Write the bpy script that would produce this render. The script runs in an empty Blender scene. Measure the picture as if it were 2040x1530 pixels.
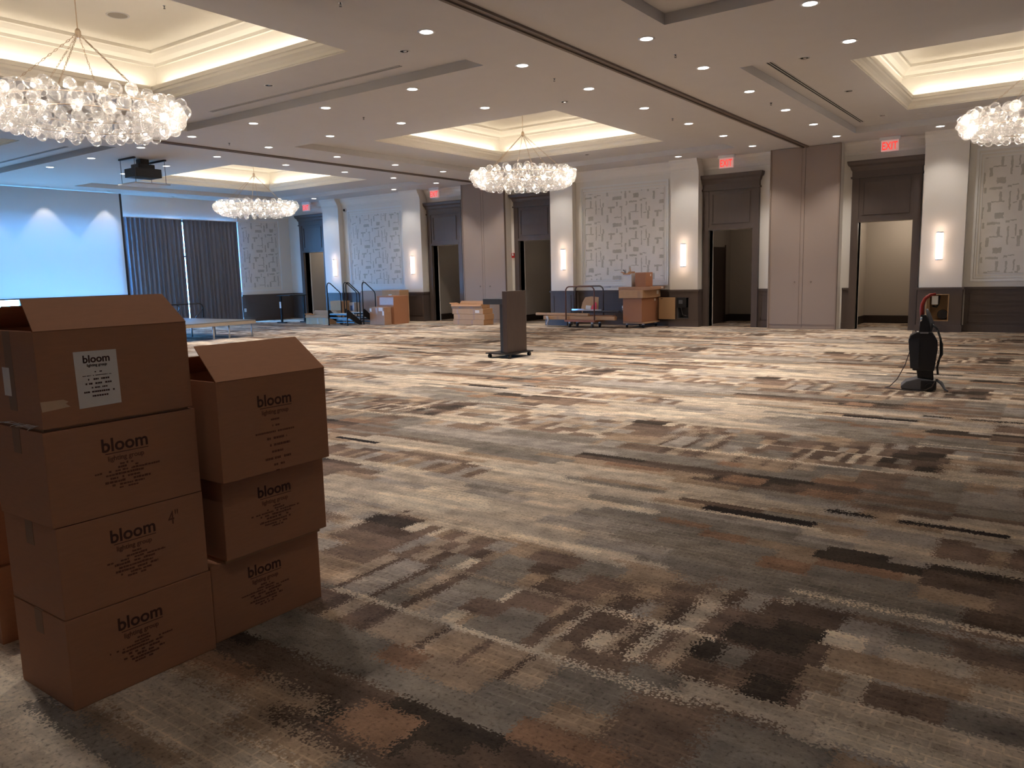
import bpy, bmesh, math, random
from math import sin, cos, pi, radians, floor
from mathutils import Vector, Matrix

rnd = random.Random(7)
S = bpy.context.scene
COL = S.collection

# ------------------------------------------------------------------ camera, world, exposure
F_PX, YAW, PITCH, ROLL = 1548.3, radians(35.962), radians(8.046), radians(-1.418)
cam_d = bpy.data.cameras.new('camera')
cam_d.sensor_fit = 'HORIZONTAL'; cam_d.sensor_width = 36.0
cam_d.lens = F_PX * 36.0 / 2040.0
cam_d.clip_start = 0.05; cam_d.clip_end = 200
cam = bpy.data.objects.new('camera', cam_d); COL.objects.link(cam)
_f = Vector((-sin(YAW) * cos(PITCH), cos(YAW) * cos(PITCH), -sin(PITCH)))
_r = Vector((cos(YAW), sin(YAW), 0)); _u = _r.cross(_f)
_r2 = cos(ROLL) * _r + sin(ROLL) * _u; _u2 = -sin(ROLL) * _r + cos(ROLL) * _u
M = Matrix((( _r2.x, _u2.x, -_f.x, 0), (_r2.y, _u2.y, -_f.y, 0), (_r2.z, _u2.z, -_f.z, 1.5), (0, 0, 0, 1)))
cam.matrix_world = M
S.camera = cam

S.view_settings.view_transform = 'Standard'; S.view_settings.look = 'None'
S.view_settings.gamma = 1.0; S.view_settings.use_curve_mapping = False
S.view_settings.exposure = 1.25
S.cycles.use_denoising = True
S.cycles.max_bounces = 6; S.cycles.diffuse_bounces = 3; S.cycles.glossy_bounces = 3
S.cycles.transmission_bounces = 4; S.cycles.transparent_max_bounces = 16
S.cycles.sample_clamp_indirect = 4.0
S.cycles.caustics_reflective = False; S.cycles.caustics_refractive = False

SKY = 42.0            # daylight outside the window wall
K_DOWN = 62.0        # recessed downlights (W)
K_BULB = 55.0        # chandelier bulbs (emission)
K_COVE = 4.6        # cove strips (W per side)
WARM = (1.0, 0.92, 0.80)
W_DOWN = (1.0, 0.93, 0.86)

w = bpy.data.worlds.new('world'); S.world = w; w.use_nodes = True
nb = w.node_tree.nodes['Background']
nb.inputs[0].default_value = (0.13, 0.44, 1.0, 1); nb.inputs[1].default_value = SKY

H = 4.32      # soffit height
HR = 4.447    # ceiling inside each bay recess
HT = 5.28     # ceiling inside each tray
YW = 19.5     # pilaster / partition face of the door wall
YP = 19.70    # wall with the patterned panels
YD = 19.85    # wall the door cases stand on
XL = -24.9    # window wall
XR = 4.35; YF = -3.0

# ------------------------------------------------------------------ materials
MATS = {}
def srgb(r, g, b):
    def c(v):
        v /= 255.0
        return v / 12.92 if v <= 0.04045 else ((v + 0.055) / 1.055) ** 2.4
    return (c(r), c(g), c(b), 1)
def mat(name, rgb, rough=0.6, metal=0.0, noise=0.0, scale=30, bump=0.0, spec=0.4, emit=None, estr=0, stretch=None):
    if name in MATS: return MATS[name]
    m = bpy.data.materials.new(name); m.use_nodes = True; nt = m.node_tree
    b = nt.nodes['Principled BSDF']
    b.inputs['Base Color'].default_value = srgb(*rgb)
    b.inputs['Roughness'].default_value = rough; b.inputs['Metallic'].default_value = metal
    b.inputs['Specular IOR Level'].default_value = spec
    if noise or bump:
        tc = nt.nodes.new('ShaderNodeTexCoord'); mp = nt.nodes.new('ShaderNodeMapping')
        nt.links.new(tc.outputs['Object'], mp.inputs[0])
        if stretch: mp.inputs['Scale'].default_value = stretch
        n = nt.nodes.new('ShaderNodeTexNoise'); n.inputs['Scale'].default_value = scale
        n.inputs['Detail'].default_value = 4
        nt.links.new(mp.outputs[0], n.inputs['Vector'])
        if noise:
            mx = nt.nodes.new('ShaderNodeMix'); mx.data_type = 'RGBA'
            c = srgb(*rgb)
            mx.inputs['A'].default_value = tuple(max(0, v * (1 - noise)) for v in c[:3]) + (1,)
            mx.inputs['B'].default_value = tuple(min(1, v * (1 + noise)) for v in c[:3]) + (1,)
            nt.links.new(n.outputs[0], mx.inputs['Factor']); nt.links.new(mx.outputs['Result'], b.inputs['Base Color'])
        if bump:
            bp = nt.nodes.new('ShaderNodeBump'); bp.inputs['Strength'].default_value = bump; bp.inputs['Distance'].default_value = 0.01
            nt.links.new(n.outputs[0], bp.inputs['Height']); nt.links.new(bp.outputs[0], b.inputs['Normal'])
    if emit:
        b.inputs['Emission Color'].default_value = (*emit, 1); b.inputs['Emission Strength'].default_value = estr
    MATS[name] = m
    return m

m_ceil = mat('ceiling_paint', (208, 204, 201), 0.85, noise=0.03, scale=3)
m_tray = mat('tray_paint', (230, 223, 210), 0.8, noise=0.02, scale=3)
m_wall = mat('wall_vinyl', (230, 224, 215), 0.7, noise=0.04, scale=60, bump=0.05)
m_wood = mat('dark_wainscot', (88, 76, 70), 0.45, noise=0.12, scale=14, stretch=(1, 1, 0.15))
m_part = mat('partition_fabric', (154, 136, 124), 0.85, noise=0.06, scale=120, bump=0.1)
m_partframe = mat('partition_frame', (140, 122, 110), 0.5, noise=0.03)
m_black = mat('black_metal', (28, 27, 28), 0.4, noise=0.1)
m_blackp = mat('black_plastic', (34, 33, 35), 0.35, noise=0.1)
m_grey = mat('grey_plastic', (92, 92, 96), 0.4, noise=0.1)
m_chrome = mat('chrome', (190, 192, 196), 0.25, 0.9, noise=0.03)
m_alu = mat('aluminium', (200, 204, 210), 0.35, 0.7, noise=0.03)
m_card = mat('cardboard', (168, 116, 84), 0.75, noise=0.09, scale=18, bump=0.04, stretch=(1, 1, 6))
m_card2 = mat('cardboard_light', (190, 150, 112), 0.8, noise=0.08, scale=12)
m_cardin = mat('cardboard_inside', (172, 128, 92), 0.8, noise=0.08, scale=14)
m_ink = mat('brown_ink', (76, 44, 32), 0.8, noise=0.2, scale=200)
m_inkl = mat('faded_brown_ink', (104, 62, 44), 0.8, noise=0.25, scale=200)
m_tape = mat('packing_tape', (176, 138, 106), 0.4, noise=0.1, scale=20, spec=0.4)
m_tape2 = mat('brown_tape', (142, 108, 84), 0.6, noise=0.05, scale=20, spec=0.2)
m_paper = mat('label_paper', (226, 214, 202), 0.6, noise=0.05, scale=30, bump=0.1)
m_white = mat('white_paint', (232, 230, 226), 0.5, noise=0.02)
m_red = mat('red_plastic', (186, 40, 34), 0.4, noise=0.05)
m_orange = mat('cart_paint', (168, 106, 80), 0.5, noise=0.2, scale=30)
m_tread = mat('white_tread', (214, 214, 214), 0.6, noise=0.05)
m_dark = mat('dark_void', (18, 17, 17), 0.8, noise=0.1)
m_tan = mat('tan_steel_panel', (176, 142, 104), 0.5, noise=0.04)
m_vest = mat('corridor_wall', (186, 176, 164), 0.8, noise=0.04)
m_lectern = mat('walnut_laminate', (76, 62, 56), 0.4, noise=0.25, scale=10, stretch=(6, 6, 0.5))
m_deck = mat('stage_deck', (112, 110, 108), 0.5, noise=0.1)
m_curtain = mat('drape_fabric', (120, 120, 130), 0.85, noise=0.12, scale=60, stretch=(1, 1, 0.1))
m_sky = None

def glass_globe():
    m = bpy.data.materials.new('bubble_glass'); m.use_nodes = True; nt = m.node_tree
    for n in list(nt.nodes): nt.nodes.remove(n)
    o = nt.nodes.new('ShaderNodeOutputMaterial')
    tr = nt.nodes.new('ShaderNodeBsdfTransparent'); tr.inputs[0].default_value = (0.97, 0.97, 0.97, 1)
    gl = nt.nodes.new('ShaderNodeBsdfGlossy'); gl.inputs['Roughness'].default_value = 0.06
    di = nt.nodes.new('ShaderNodeBsdfTranslucent'); di.inputs[0].default_value = (1, 0.97, 0.93, 1)
    df = nt.nodes.new('ShaderNodeBsdfDiffuse'); df.inputs[0].default_value = (1, 0.97, 0.93, 1)
    ad = nt.nodes.new('ShaderNodeMixShader'); ad.inputs[0].default_value = 0.5
    nt.links.new(di.outputs[0], ad.inputs[1]); nt.links.new(df.outputs[0], ad.inputs[2])
    lw = nt.nodes.new('ShaderNodeLayerWeight'); lw.inputs[0].default_value = 0.25
    mr = nt.nodes.new('ShaderNodeMapRange'); mr.inputs['To Min'].default_value = 0.045; mr.inputs['To Max'].default_value = 0.34
    nt.links.new(lw.outputs['Facing'], mr.inputs[0])
    m1 = nt.nodes.new('ShaderNodeMixShader'); nt.links.new(mr.outputs[0], m1.inputs[0])
    em = nt.nodes.new('ShaderNodeEmission'); em.inputs[0].default_value = (1, 0.90, 0.80, 1); em.inputs[1].default_value = 0.10   # faint glow stands in for bulb light scattered in the glass
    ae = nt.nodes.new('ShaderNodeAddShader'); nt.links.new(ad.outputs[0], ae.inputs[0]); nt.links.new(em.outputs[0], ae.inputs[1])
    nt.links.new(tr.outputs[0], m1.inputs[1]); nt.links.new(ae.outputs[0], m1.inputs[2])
    hf = nt.nodes.new('ShaderNodeMath'); hf.operation = 'MULTIPLY'; hf.inputs[1].default_value = 0.35; nt.links.new(lw.outputs['Fresnel'], hf.inputs[0])
    m2 = nt.nodes.new('ShaderNodeMixShader'); nt.links.new(hf.outputs[0], m2.inputs[0])
    nt.links.new(m1.outputs[0], m2.inputs[1]); nt.links.new(gl.outputs[0], m2.inputs[2])
    nt.links.new(m2.outputs[0], o.inputs[0])
    return m
m_globe = glass_globe()

def emis(name, col, s):
    m = bpy.data.materials.new(name); m.use_nodes = True; nt = m.node_tree
    b = nt.nodes['Principled BSDF']; b.inputs['Base Color'].default_value = (0.8, 0.8, 0.8, 1)
    b.inputs['Emission Color'].default_value = (*col, 1); b.inputs['Emission Strength'].default_value = s
    return m
m_bulb = emis('bulb_glow', (1.0, 0.86, 0.72), K_BULB)
m_sconce = emis('sconce_glow', (1.0, 0.80, 0.72), 1.5)
m_lens = emis('downlight_glow', (1.0, 0.95, 0.92), 3.0)
m_exit = emis('exit_glow', (1.0, 0.03, 0.02), 0.5)
m_exit.node_tree.nodes['Principled BSDF'].inputs['Base Color'].default_value = (0.7, 0.03, 0.02, 1)
m_exitbg = emis('exit_face', (1.0, 0.5, 0.45), 0.12)
m_exitbg.node_tree.nodes['Principled BSDF'].inputs['Base Color'].default_value = srgb(232, 190, 184)

def screen_mat():
    m = bpy.data.materials.new('screen_fabric'); m.use_nodes = True; nt = m.node_tree
    for n in list(nt.nodes): nt.nodes.remove(n)
    o = nt.nodes.new('ShaderNodeOutputMaterial')
    a = nt.nodes.new('ShaderNodeBsdfDiffuse'); a.inputs[0].default_value = (0.8, 0.8, 0.8, 1)
    t = nt.nodes.new('ShaderNodeBsdfTranslucent'); t.inputs[0].default_value = (0.5, 0.5, 0.5, 1)
    x = nt.nodes.new('ShaderNodeMixShader'); x.inputs[0].default_value = 0.24
    nt.links.new(a.outputs[0], x.inputs[1]); nt.links.new(t.outputs[0], x.inputs[2]); nt.links.new(x.outputs[0], o.inputs[0])
    return m
m_screen = screen_mat()

# --- small node helper
class NT:
    def __init__(s, m): s.nt = m.node_tree; s.L = s.nt.links
    def n(s, t, **k):
        o = s.nt.nodes.new(t)
        for a, b in k.items(): setattr(o, a, b)
        return o
    def put(s, sock, v):
        if isinstance(v, (int, float)): sock.default_value = v
        elif isinstance(v, tuple): sock.default_value = v
        else: s.L.new(v, sock)
    def math(s, op, a, b=0.0, c=None):
        o = s.n('ShaderNodeMath', operation=op); s.put(o.inputs[0], a); s.put(o.inputs[1], b)
        if c is not None: s.put(o.inputs[2], c)
        return o.outputs[0]
    def mix(s, f, a, b, typ='MIX'):
        o = s.n('ShaderNodeMix', data_type='RGBA'); o.blend_type = typ
        s.put(o.inputs['Factor'], f); s.put(o.inputs['A'], a); s.put(o.inputs['B'], b)
        return o.outputs['Result']
    def ramp(s, fac, stops, interp='CONSTANT'):
        o = s.n('ShaderNodeValToRGB'); cr = o.color_ramp; cr.interpolation = interp
        while len(cr.elements) > 1: cr.elements.remove(cr.elements[-1])
        cr.elements[0].position = stops[0][0]; cr.elements[0].color = stops[0][1]
        for p, c in stops[1:]:
            e = cr.elements.new(min(1, p)); e.color = c
        s.L.new(fac, o.inputs[0]); return o.outputs[0]

# --- the patterned carpet: a woven repeat of 4.88 x 3.65 m, rows of stops along the repeat
PAL = {'G': (148, 138, 128), 'g': (180, 169, 158), 'C': (236, 220, 196), 'c': (214, 196, 175), 't': (180, 154, 130),
       'T': (190, 168, 146), 'b': (134, 112, 96), 'B': (134, 110, 96), 'O': (158, 122, 98), 'D': (104, 86, 74), 'K': (64, 54, 48), 'N': (34, 28, 26)}
X0, PX_, Y0, PY_ = -5.4, 4.88, 1.30, 3.65
def bars(x0, x1, p, codes, seed, gap=0.0):
    r = random.Random(seed); out = []; x = x0
    while x < x1:
        out.append((x, r.choice(codes))); x += p * r.uniform(0.5, 1.6)
    return out
CARPET = [
 (1.30, [(-5.4,'c'),(-4.2,'t'),(-3.4,'c'),(-1.6,'g'),(-1.0,'t'),(-.8,'c')]),
 (1.40, [(-5.4,'c'),(-4.2,'G'),(-3.3,'c'),(-2.3,'t'),(-1.8,'G'),(-1.1,'b')]),
 (1.52, [(-5.4,'b'),(-4.6,'G'),(-3.2,'t'),(-2.2,'D'),(-1.45,'O'),(-1.1,'G')]),
 (1.60, [(-5.4,'G'),(-3.6,'t'),(-2.95,'O'),(-2.45,'t'),(-2.07,'K'),(-1.99,'O'),(-1.71,'K'),(-1.66,'D'),(-1.4,'O'),(-1.1,'b')]),
 (1.70, [(-5.4,'G'),(-3.3,'D'),(-1.98,'O'),(-1.71,'K'),(-1.5,'D'),(-1.1,'b')]),
 (1.80, [(-5.4,'g'),(-3.3,'K'),(-2.7,'D'),(-1.9,'K'),(-1.4,'D'),(-1.1,'G')]),
 (1.88, [(-5.4,'g'),(-3.0,'G'),(-1.45,'O'),(-1.05,'b'),(-.7,'G')]),
 (2.02, [(-5.4,'g'),(-3.4,'G'),(-2.7,'G'),(-2.2,'O'),(-2.0,'t'),(-1.7,'G'),(-1.4,'t'),(-1.2,'b'),(-.9,'G')]),
 (2.16, bars(-5.4,-4.4,.16,'gtcb',1)+[(-4.4,'G'),(-3.4,'G')]+bars(-3.4,-2.8,.09,'tbgB',2)+[(-2.77,'D'),(-2.69,'T'),(-2.58,'B'),(-2.46,'D'),(-2.42,'B'),(-2.39,'T'),(-2.14,'t'),(-2.12,'D'),(-2.09,'T'),(-2.06,'t'),(-1.90,'B'),(-1.86,'t'),(-1.68,'D'),(-1.65,'T'),(-1.52,'G'),(-1.2,'b'),(-.9,'G')]),
 (2.395,[(-5.4,'g'),(-4.2,'G'),(-2.85,'C'),(-1.0,'b'),(-.7,'c')]),
 (2.43, [(-5.4,'C')]+bars(-4.85,-3.3,.12,'tbgBc',3)+[(-2.97,'T'),(-2.88,'D'),(-2.84,'g'),(-2.74,'g'),(-2.66,'D'),(-2.61,'G'),(-2.46,'D'),(-2.40,'T'),(-2.33,'g'),(-2.2,'C'),(-2.12,'t'),(-2.08,'G'),(-1.77,'B'),(-1.71,'c'),(-1.66,'t'),(-1.55,'b'),(-1.3,'G'),(-1.1,'c'),(-.6,'C')]),
 (2.56, [(-5.4,'c')]+bars(-4.85,-3.3,.12,'tcgBb',3)+[(-2.97,'T'),(-2.88,'D'),(-2.84,'g'),(-2.66,'D'),(-2.61,'G'),(-2.54,'T'),(-2.46,'D'),(-2.38,'g'),(-2.2,'B'),(-2.0,'G'),(-1.79,'D'),(-1.72,'t'),(-1.69,'c'),(-1.66,'D'),(-1.54,'C'),(-1.47,'T'),(-1.42,'D'),(-1.36,'C'),(-1.31,'B'),(-1.24,'T'),(-1.16,'D'),(-1.0,'b'),(-.9,'K'),(-.74,'B'),(-.7,'c')]),
 (2.72, [(-5.4,'b'),(-5.15,'G')]+bars(-4.85,-3.3,.11,'tcgBb',4)+[(-2.97,'T'),(-2.88,'D'),(-2.84,'g'),(-2.66,'D'),(-2.61,'G'),(-2.54,'T'),(-2.46,'D'),(-2.38,'G'),(-2.1,'C'),(-2.07,'B'),(-1.82,'t'),(-1.77,'D'),(-1.69,'c'),(-1.66,'D'),(-1.50,'D'),(-1.47,'T'),(-1.42,'D'),(-1.36,'C'),(-1.31,'B'),(-1.24,'T'),(-1.16,'K'),(-1.05,'G'),(-.95,'D'),(-.74,'t'),(-.6,'c')]),
 (2.895,[(-5.4,'g'),(-4.6,'t'),(-3.3,'b'),(-2.6,'T'),(-1.69,'C'),(-1.48,'D'),(-1.44,'C'),(-1.1,'D'),(-.7,'C')]),
 (2.925,[(-5.4,'t'),(-5.1,'c')]+bars(-4.85,-3.5,.11,'tgbTc',5)+[(-3.5,'b'),(-3.2,'B'),(-3.0,'g'),(-2.93,'B'),(-2.84,'T'),(-2.74,'D'),(-2.65,'G'),(-2.55,'C'),(-2.48,'B'),(-2.40,'G'),(-2.15,'t'),(-2.05,'D'),(-1.9,'B'),(-1.72,'t'),(-1.64,'D'),(-1.52,'g'),(-1.45,'t'),(-1.37,'D'),(-1.31,'c'),(-1.21,'B'),(-1.12,'K'),(-.78,'D'),(-.71,'t')]),
 (3.10, [(-5.4,'c'),(-5.1,'t')]+bars(-4.85,-3.5,.13,'tgcb',6)+[(-3.5,'D'),(-3.1,'B'),(-3.0,'g'),(-2.9,'T'),(-2.8,'B'),(-2.72,'T'),(-2.66,'B'),(-2.58,'D'),(-2.5,'t'),(-2.42,'G'),(-2.2,'D'),(-2.05,'G'),(-1.9,'B'),(-1.7,'b'),(-1.6,'t'),(-1.5,'b'),(-1.4,'D'),(-1.31,'c'),(-1.2,'B'),(-1.1,'D'),(-.95,'K'),(-.75,'C'),(-.6,'g')]),
 (3.24, [(-5.4,'G'),(-5.2,'b')]+bars(-4.85,-3.6,.15,'gct',7)+[(-3.55,'K'),(-3.2,'C'),(-3.1,'b'),(-3.0,'C'),(-2.96,'t'),(-2.91,'B'),(-2.81,'T'),(-2.73,'b'),(-2.66,'B'),(-2.58,'g'),(-2.45,'t'),(-2.3,'B'),(-2.0,'G'),(-1.75,'t'),(-1.5,'b'),(-1.33,'T'),(-1.23,'D'),(-1.15,'g'),(-1.05,'D'),(-1.0,'D'),(-.72,'g')]),
 (3.40, [(-5.4,'b'),(-5.1,'G')]+bars(-4.85,-3.4,.2,'gcC',8)+[(-3.44,'D'),(-3.18,'c'),(-2.6,'t'),(-2.1,'c'),(-1.8,'t'),(-1.5,'G'),(-1.37,'b'),(-1.30,'G'),(-1.23,'D'),(-1.15,'g'),(-1.05,'B'),(-1.0,'C'),(-.96,'D'),(-.7,'b')]),
 (3.455,[(-5.4,'g'),(-4.0,'T'),(-3.15,'C'),(-2.57,'c'),(-1.9,'t'),(-1.5,'G'),(-.98,'g'),(-.7,'G')]),
 (3.49, [(-5.4,'G'),(-5.2,'b')]+bars(-4.85,-3.5,.2,'gccC',9)+[(-3.44,'D'),(-3.4,'c'),(-2.6,'C'),(-2.0,'c'),(-1.6,'G'),(-1.36,'b'),(-1.30,'G'),(-1.0,'G')]),
 (3.545,[(-5.4,'C'),(-4.3,'C'),(-3.9,'c'),(-2.2,'c'),(-1.8,'G'),(-1.0,'C'),(-.55,'C')]),
 (3.585,[(-5.4,'G'),(-5.2,'D'),(-4.95,'C')]+bars(-4.85,-4.2,.25,'cgC',10)+[(-3.9,'C'),(-3.2,'c'),(-2.2,'g'),(-1.7,'G'),(-.8,'G')]),
 (3.78, [(-5.4,'t'),(-5.1,'b'),(-4.6,'c'),(-4.2,'c'),(-3.7,'C'),(-2.9,'c'),(-2.6,'g'),(-2.1,'G'),(-1.25,'O'),(-1.0,'G')]),
 (3.95, [(-5.4,'D'),(-5.1,'b'),(-4.6,'t'),(-4.2,'g'),(-3.7,'C'),(-3.1,'c'),(-2.5,'g'),(-1.9,'G'),(-1.22,'t'),(-1.01,'O'),(-.61,'t')]),
 (4.06, [(-5.4,'D'),(-4.95,'B'),(-4.6,'b'),(-4.3,'c'),(-3.4,'g'),(-2.9,'c'),(-2.5,'G'),(-1.67,'O'),(-1.4,'t'),(-1.05,'K')]),
 (4.18, [(-5.4,'K'),(-5.0,'D'),(-4.6,'g'),(-4.3,'c'),(-3.5,'G'),(-3.1,'c'),(-2.4,'G'),(-2.0,'O'),(-1.67,'G'),(-1.3,'G'),(-1.0,'K'),(-.7,'g')]),
 (4.27, [(-5.4,'c'),(-4.7,'C'),(-4.0,'g'),(-3.0,'c'),(-2.3,'C'),(-2.05,'G'),(-1.2,'g'),(-.9,'c')]),
 (4.38, bars(-5.4,-3.6,.10,'gtbB',11)+[(-3.6,'c'),(-2.6,'G'),(-2.2,'g'),(-1.2,'c')]),
 (4.495,bars(-5.4,-3.6,.10,'gtbB',11)+[(-3.6,'c'),(-2.31,'C'),(-1.1,'t'),(-.9,'g')]),
 (4.535,bars(-5.4,-3.6,.10,'gtbB',11)+[(-3.6,'c'),(-2.2,'t'),(-1.85,'N'),(-1.16,'t'),(-.88,'g')]),
 (4.64, bars(-5.4,-3.6,.11,'gtbD',12)+[(-3.6,'C'),(-2.6,'c'),(-2.05,'D'),(-1.5,'G'),(-1.1,'g')]),
 (4.72, [(-5.4,'g'),(-4.7,'b'),(-3.9,'C'),(-3.0,'G'),(-2.2,'c'),(-1.5,'t'),(-1.0,'c')]),
 (4.80, [(-5.4,'c'),(-4.6,'t'),(-3.8,'c'),(-2.9,'t'),(-2.2,'c'),(-1.2,'g'),(-.9,'t')]),
 (4.88, [(-5.4,'N'),(-5.1,'C'),(-4.6,'c'),(-3.8,'c'),(-2.6,'c'),(-1.17,'N'),(-.91,'t'),(-.77,'N')]),
]
_AVG = (158, 144, 130)
PAL = {k: tuple(int(round(v*0.86 + a*0.14 + 3)) for v, a in zip(c, _AVG)) for k, c in PAL.items()}
def carpet_mat():
    m = bpy.data.materials.new('patterned_carpet'); m.use_nodes = True; q = NT(m)
    b = q.nt.nodes['Principled BSDF']; b.inputs['Roughness'].default_value = 0.95; b.inputs['Specular IOR Level'].default_value = 0.1
    tc = q.n('ShaderNodeTexCoord'); P = tc.outputs['Object']
    # tuft jitter
    v = q.n('ShaderNodeTexVoronoi'); v.inputs['Scale'].default_value = 120; q.L.new(P, v.inputs['Vector'])
    n1 = q.n('ShaderNodeTexNoise'); n1.inputs['Scale'].default_value = 9; n1.inputs['Detail'].default_value = 2; q.L.new(P, n1.inputs['Vector'])
    j = q.n('ShaderNodeSeparateColor'); q.L.new(v.outputs['Color'], j.inputs[0])
    k = q.n('ShaderNodeSeparateColor'); q.L.new(n1.outputs['Color'], k.inputs[0])
    sp = q.n('ShaderNodeSeparateXYZ'); q.L.new(P, sp.inputs[0])
    n3 = q.n('ShaderNodeTexNoise'); n3.inputs['Scale'].default_value = 1.1; n3.inputs['Detail'].default_value = 1; q.L.new(P, n3.inputs['Vector'])
    fz = q.math('MULTIPLY', q.math('POWER', n3.outputs[0], 3.0), 0.24)       # where the pattern frays
    jx = q.math('MULTIPLY', q.math('SUBTRACT', j.outputs[0], 0.5), q.math('ADD', fz, 0.012))
    jy = q.math('MULTIPLY', q.math('SUBTRACT', j.outputs[1], 0.5), q.math('ADD', fz, 0.012))
    jx = q.math('ADD', jx, q.math('MULTIPLY', q.math('SUBTRACT', k.outputs[0], 0.5), 0.016))
    jy = q.math('ADD', jy, q.math('MULTIPLY', q.math('SUBTRACT', k.outputs[1], 0.5), 0.016))
    X = q.math('ADD', sp.outputs[0], jx); Y = q.math('ADD', sp.outputs[1], jy)
    U = q.math('FLOORED_MODULO', q.math('DIVIDE', q.math('SUBTRACT', X, X0), PX_), 1.0)
    V = q.math('FLOORED_MODULO', q.math('SUBTRACT', Y, Y0), PY_)
    U2 = q.math('MULTIPLY', U, 2.0); UL = q.math('MINIMUM', U2, 1.0); UH = q.math('SUBTRACT', U2, 1.0)
    half = q.math('GREATER_THAN', U, 0.5)
    out = None
    for y0, segs in CARPET:
        segs = sorted(segs)
        us = [((x - X0) / PX_, srgb(*PAL[c])) for x, c in segs]
        if len(us) <= 14:
            c = q.ramp(U, [(max(0, u), col) for u, col in us])
        else:
            lo = [(u * 2, col) for u, col in us if u < 0.5]
            hi = [(u * 2 - 1, col) for u, col in us if u >= 0.5]
            hi = [(0.0, lo[-1][1])] + hi
            c = q.mix(half, q.ramp(UL, lo[:31]), q.ramp(UH, hi[:31]))
        out = c if out is None else q.mix(q.math('GREATER_THAN', V, y0 - Y0), out, c)
    # loop-pile speckle: dark flecks on the dark yarns, pale blocks on the pale ones
    n2 = q.n('ShaderNodeTexNoise'); n2.inputs['Scale'].default_value = 60; n2.inputs['Detail'].default_value = 3; q.L.new(P, n2.inputs['Vector'])
    s1 = q.ramp(n2.outputs[0], [(0.33, (0.42, 0.40, 0.40, 1)), (0.41, (0.88, 0.87, 0.87, 1)), (0.58, (1.0, 1, 1, 1)), (0.72, (1.14, 1.13, 1.12, 1))], 'LINEAR')
    out = q.mix(0.75, out, s1, 'MULTIPLY')
    n5 = q.n('ShaderNodeTexNoise'); n5.inputs['Scale'].default_value = 7; n5.inputs['Detail'].default_value = 4; q.L.new(P, n5.inputs['Vector'])
    out = q.mix(1.0, out, q.ramp(n5.outputs[0], [(0.30, (0.72, 0.70, 0.69, 1)), (0.5, (0.97, 0.96, 0.95, 1)), (0.7, (1.16, 1.15, 1.14, 1))], 'LINEAR'), 'MULTIPLY')
    n6 = q.n('ShaderNodeTexNoise'); n6.inputs['Scale'].default_value = 1.0; n6.inputs['Detail'].default_value = 5; n6.inputs['Roughness'].default_value = 0.6
    mp6 = q.n('ShaderNodeMapping'); mp6.inputs['Scale'].default_value = (0.9, 7.0, 1); q.L.new(P, mp6.inputs[0]); q.L.new(mp6.outputs[0], n6.inputs['Vector'])
    out = q.mix(1.0, out, q.ramp(n6.outputs[0], [(0.30, (0.72, 0.72, 0.73, 1)), (0.5, (1.0, 1.0, 1.0, 1)), (0.68, (1.30, 1.27, 1.22, 1))], 'LINEAR'), 'MULTIPLY')
    br = q.n('ShaderNodeTexBrick'); br.inputs['Scale'].default_value = 1.0
    br.inputs['Brick Width'].default_value = 0.095; br.inputs['Row Height'].default_value = 0.045; br.inputs['Mortar Size'].default_value = 0.004
    br.inputs['Color1'].default_value = (0.80, 0.78, 0.76, 1); br.inputs['Color2'].default_value = (0.95, 0.93, 0.9, 1); br.inputs['Mortar'].default_value = (1.16, 1.14, 1.08, 1)
    q.L.new(P, br.inputs['Vector'])
    n4 = q.n('ShaderNodeTexNoise'); n4.inputs['Scale'].default_value = 1.6; n4.inputs['Detail'].default_value = 1
    mp = q.n('ShaderNodeMapping'); mp.inputs['Scale'].default_value = (0.5, 1.6, 1); q.L.new(P, mp.inputs[0]); q.L.new(mp.outputs[0], n4.inputs['Vector'])
    msk = q.ramp(n4.outputs[0], [(0.45, (0, 0, 0, 1)), (0.58, (0.8, 0.8, 0.8, 1))], 'LINEAR')
    out = q.mix(msk, out, q.mix(1.0, out, br.outputs[0], 'MULTIPLY'))
    bp = q.n('ShaderNodeBump'); bp.inputs['Strength'].default_value = 0.5; bp.inputs['Distance'].default_value = 0.006
    q.L.new(v.outputs['Distance'], bp.inputs['Height']); q.L.new(bp.outputs[0], b.inputs['Normal'])
    q.L.new(out, b.inputs['Base Color'])
    return m
m_carpet = carpet_mat()

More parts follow.
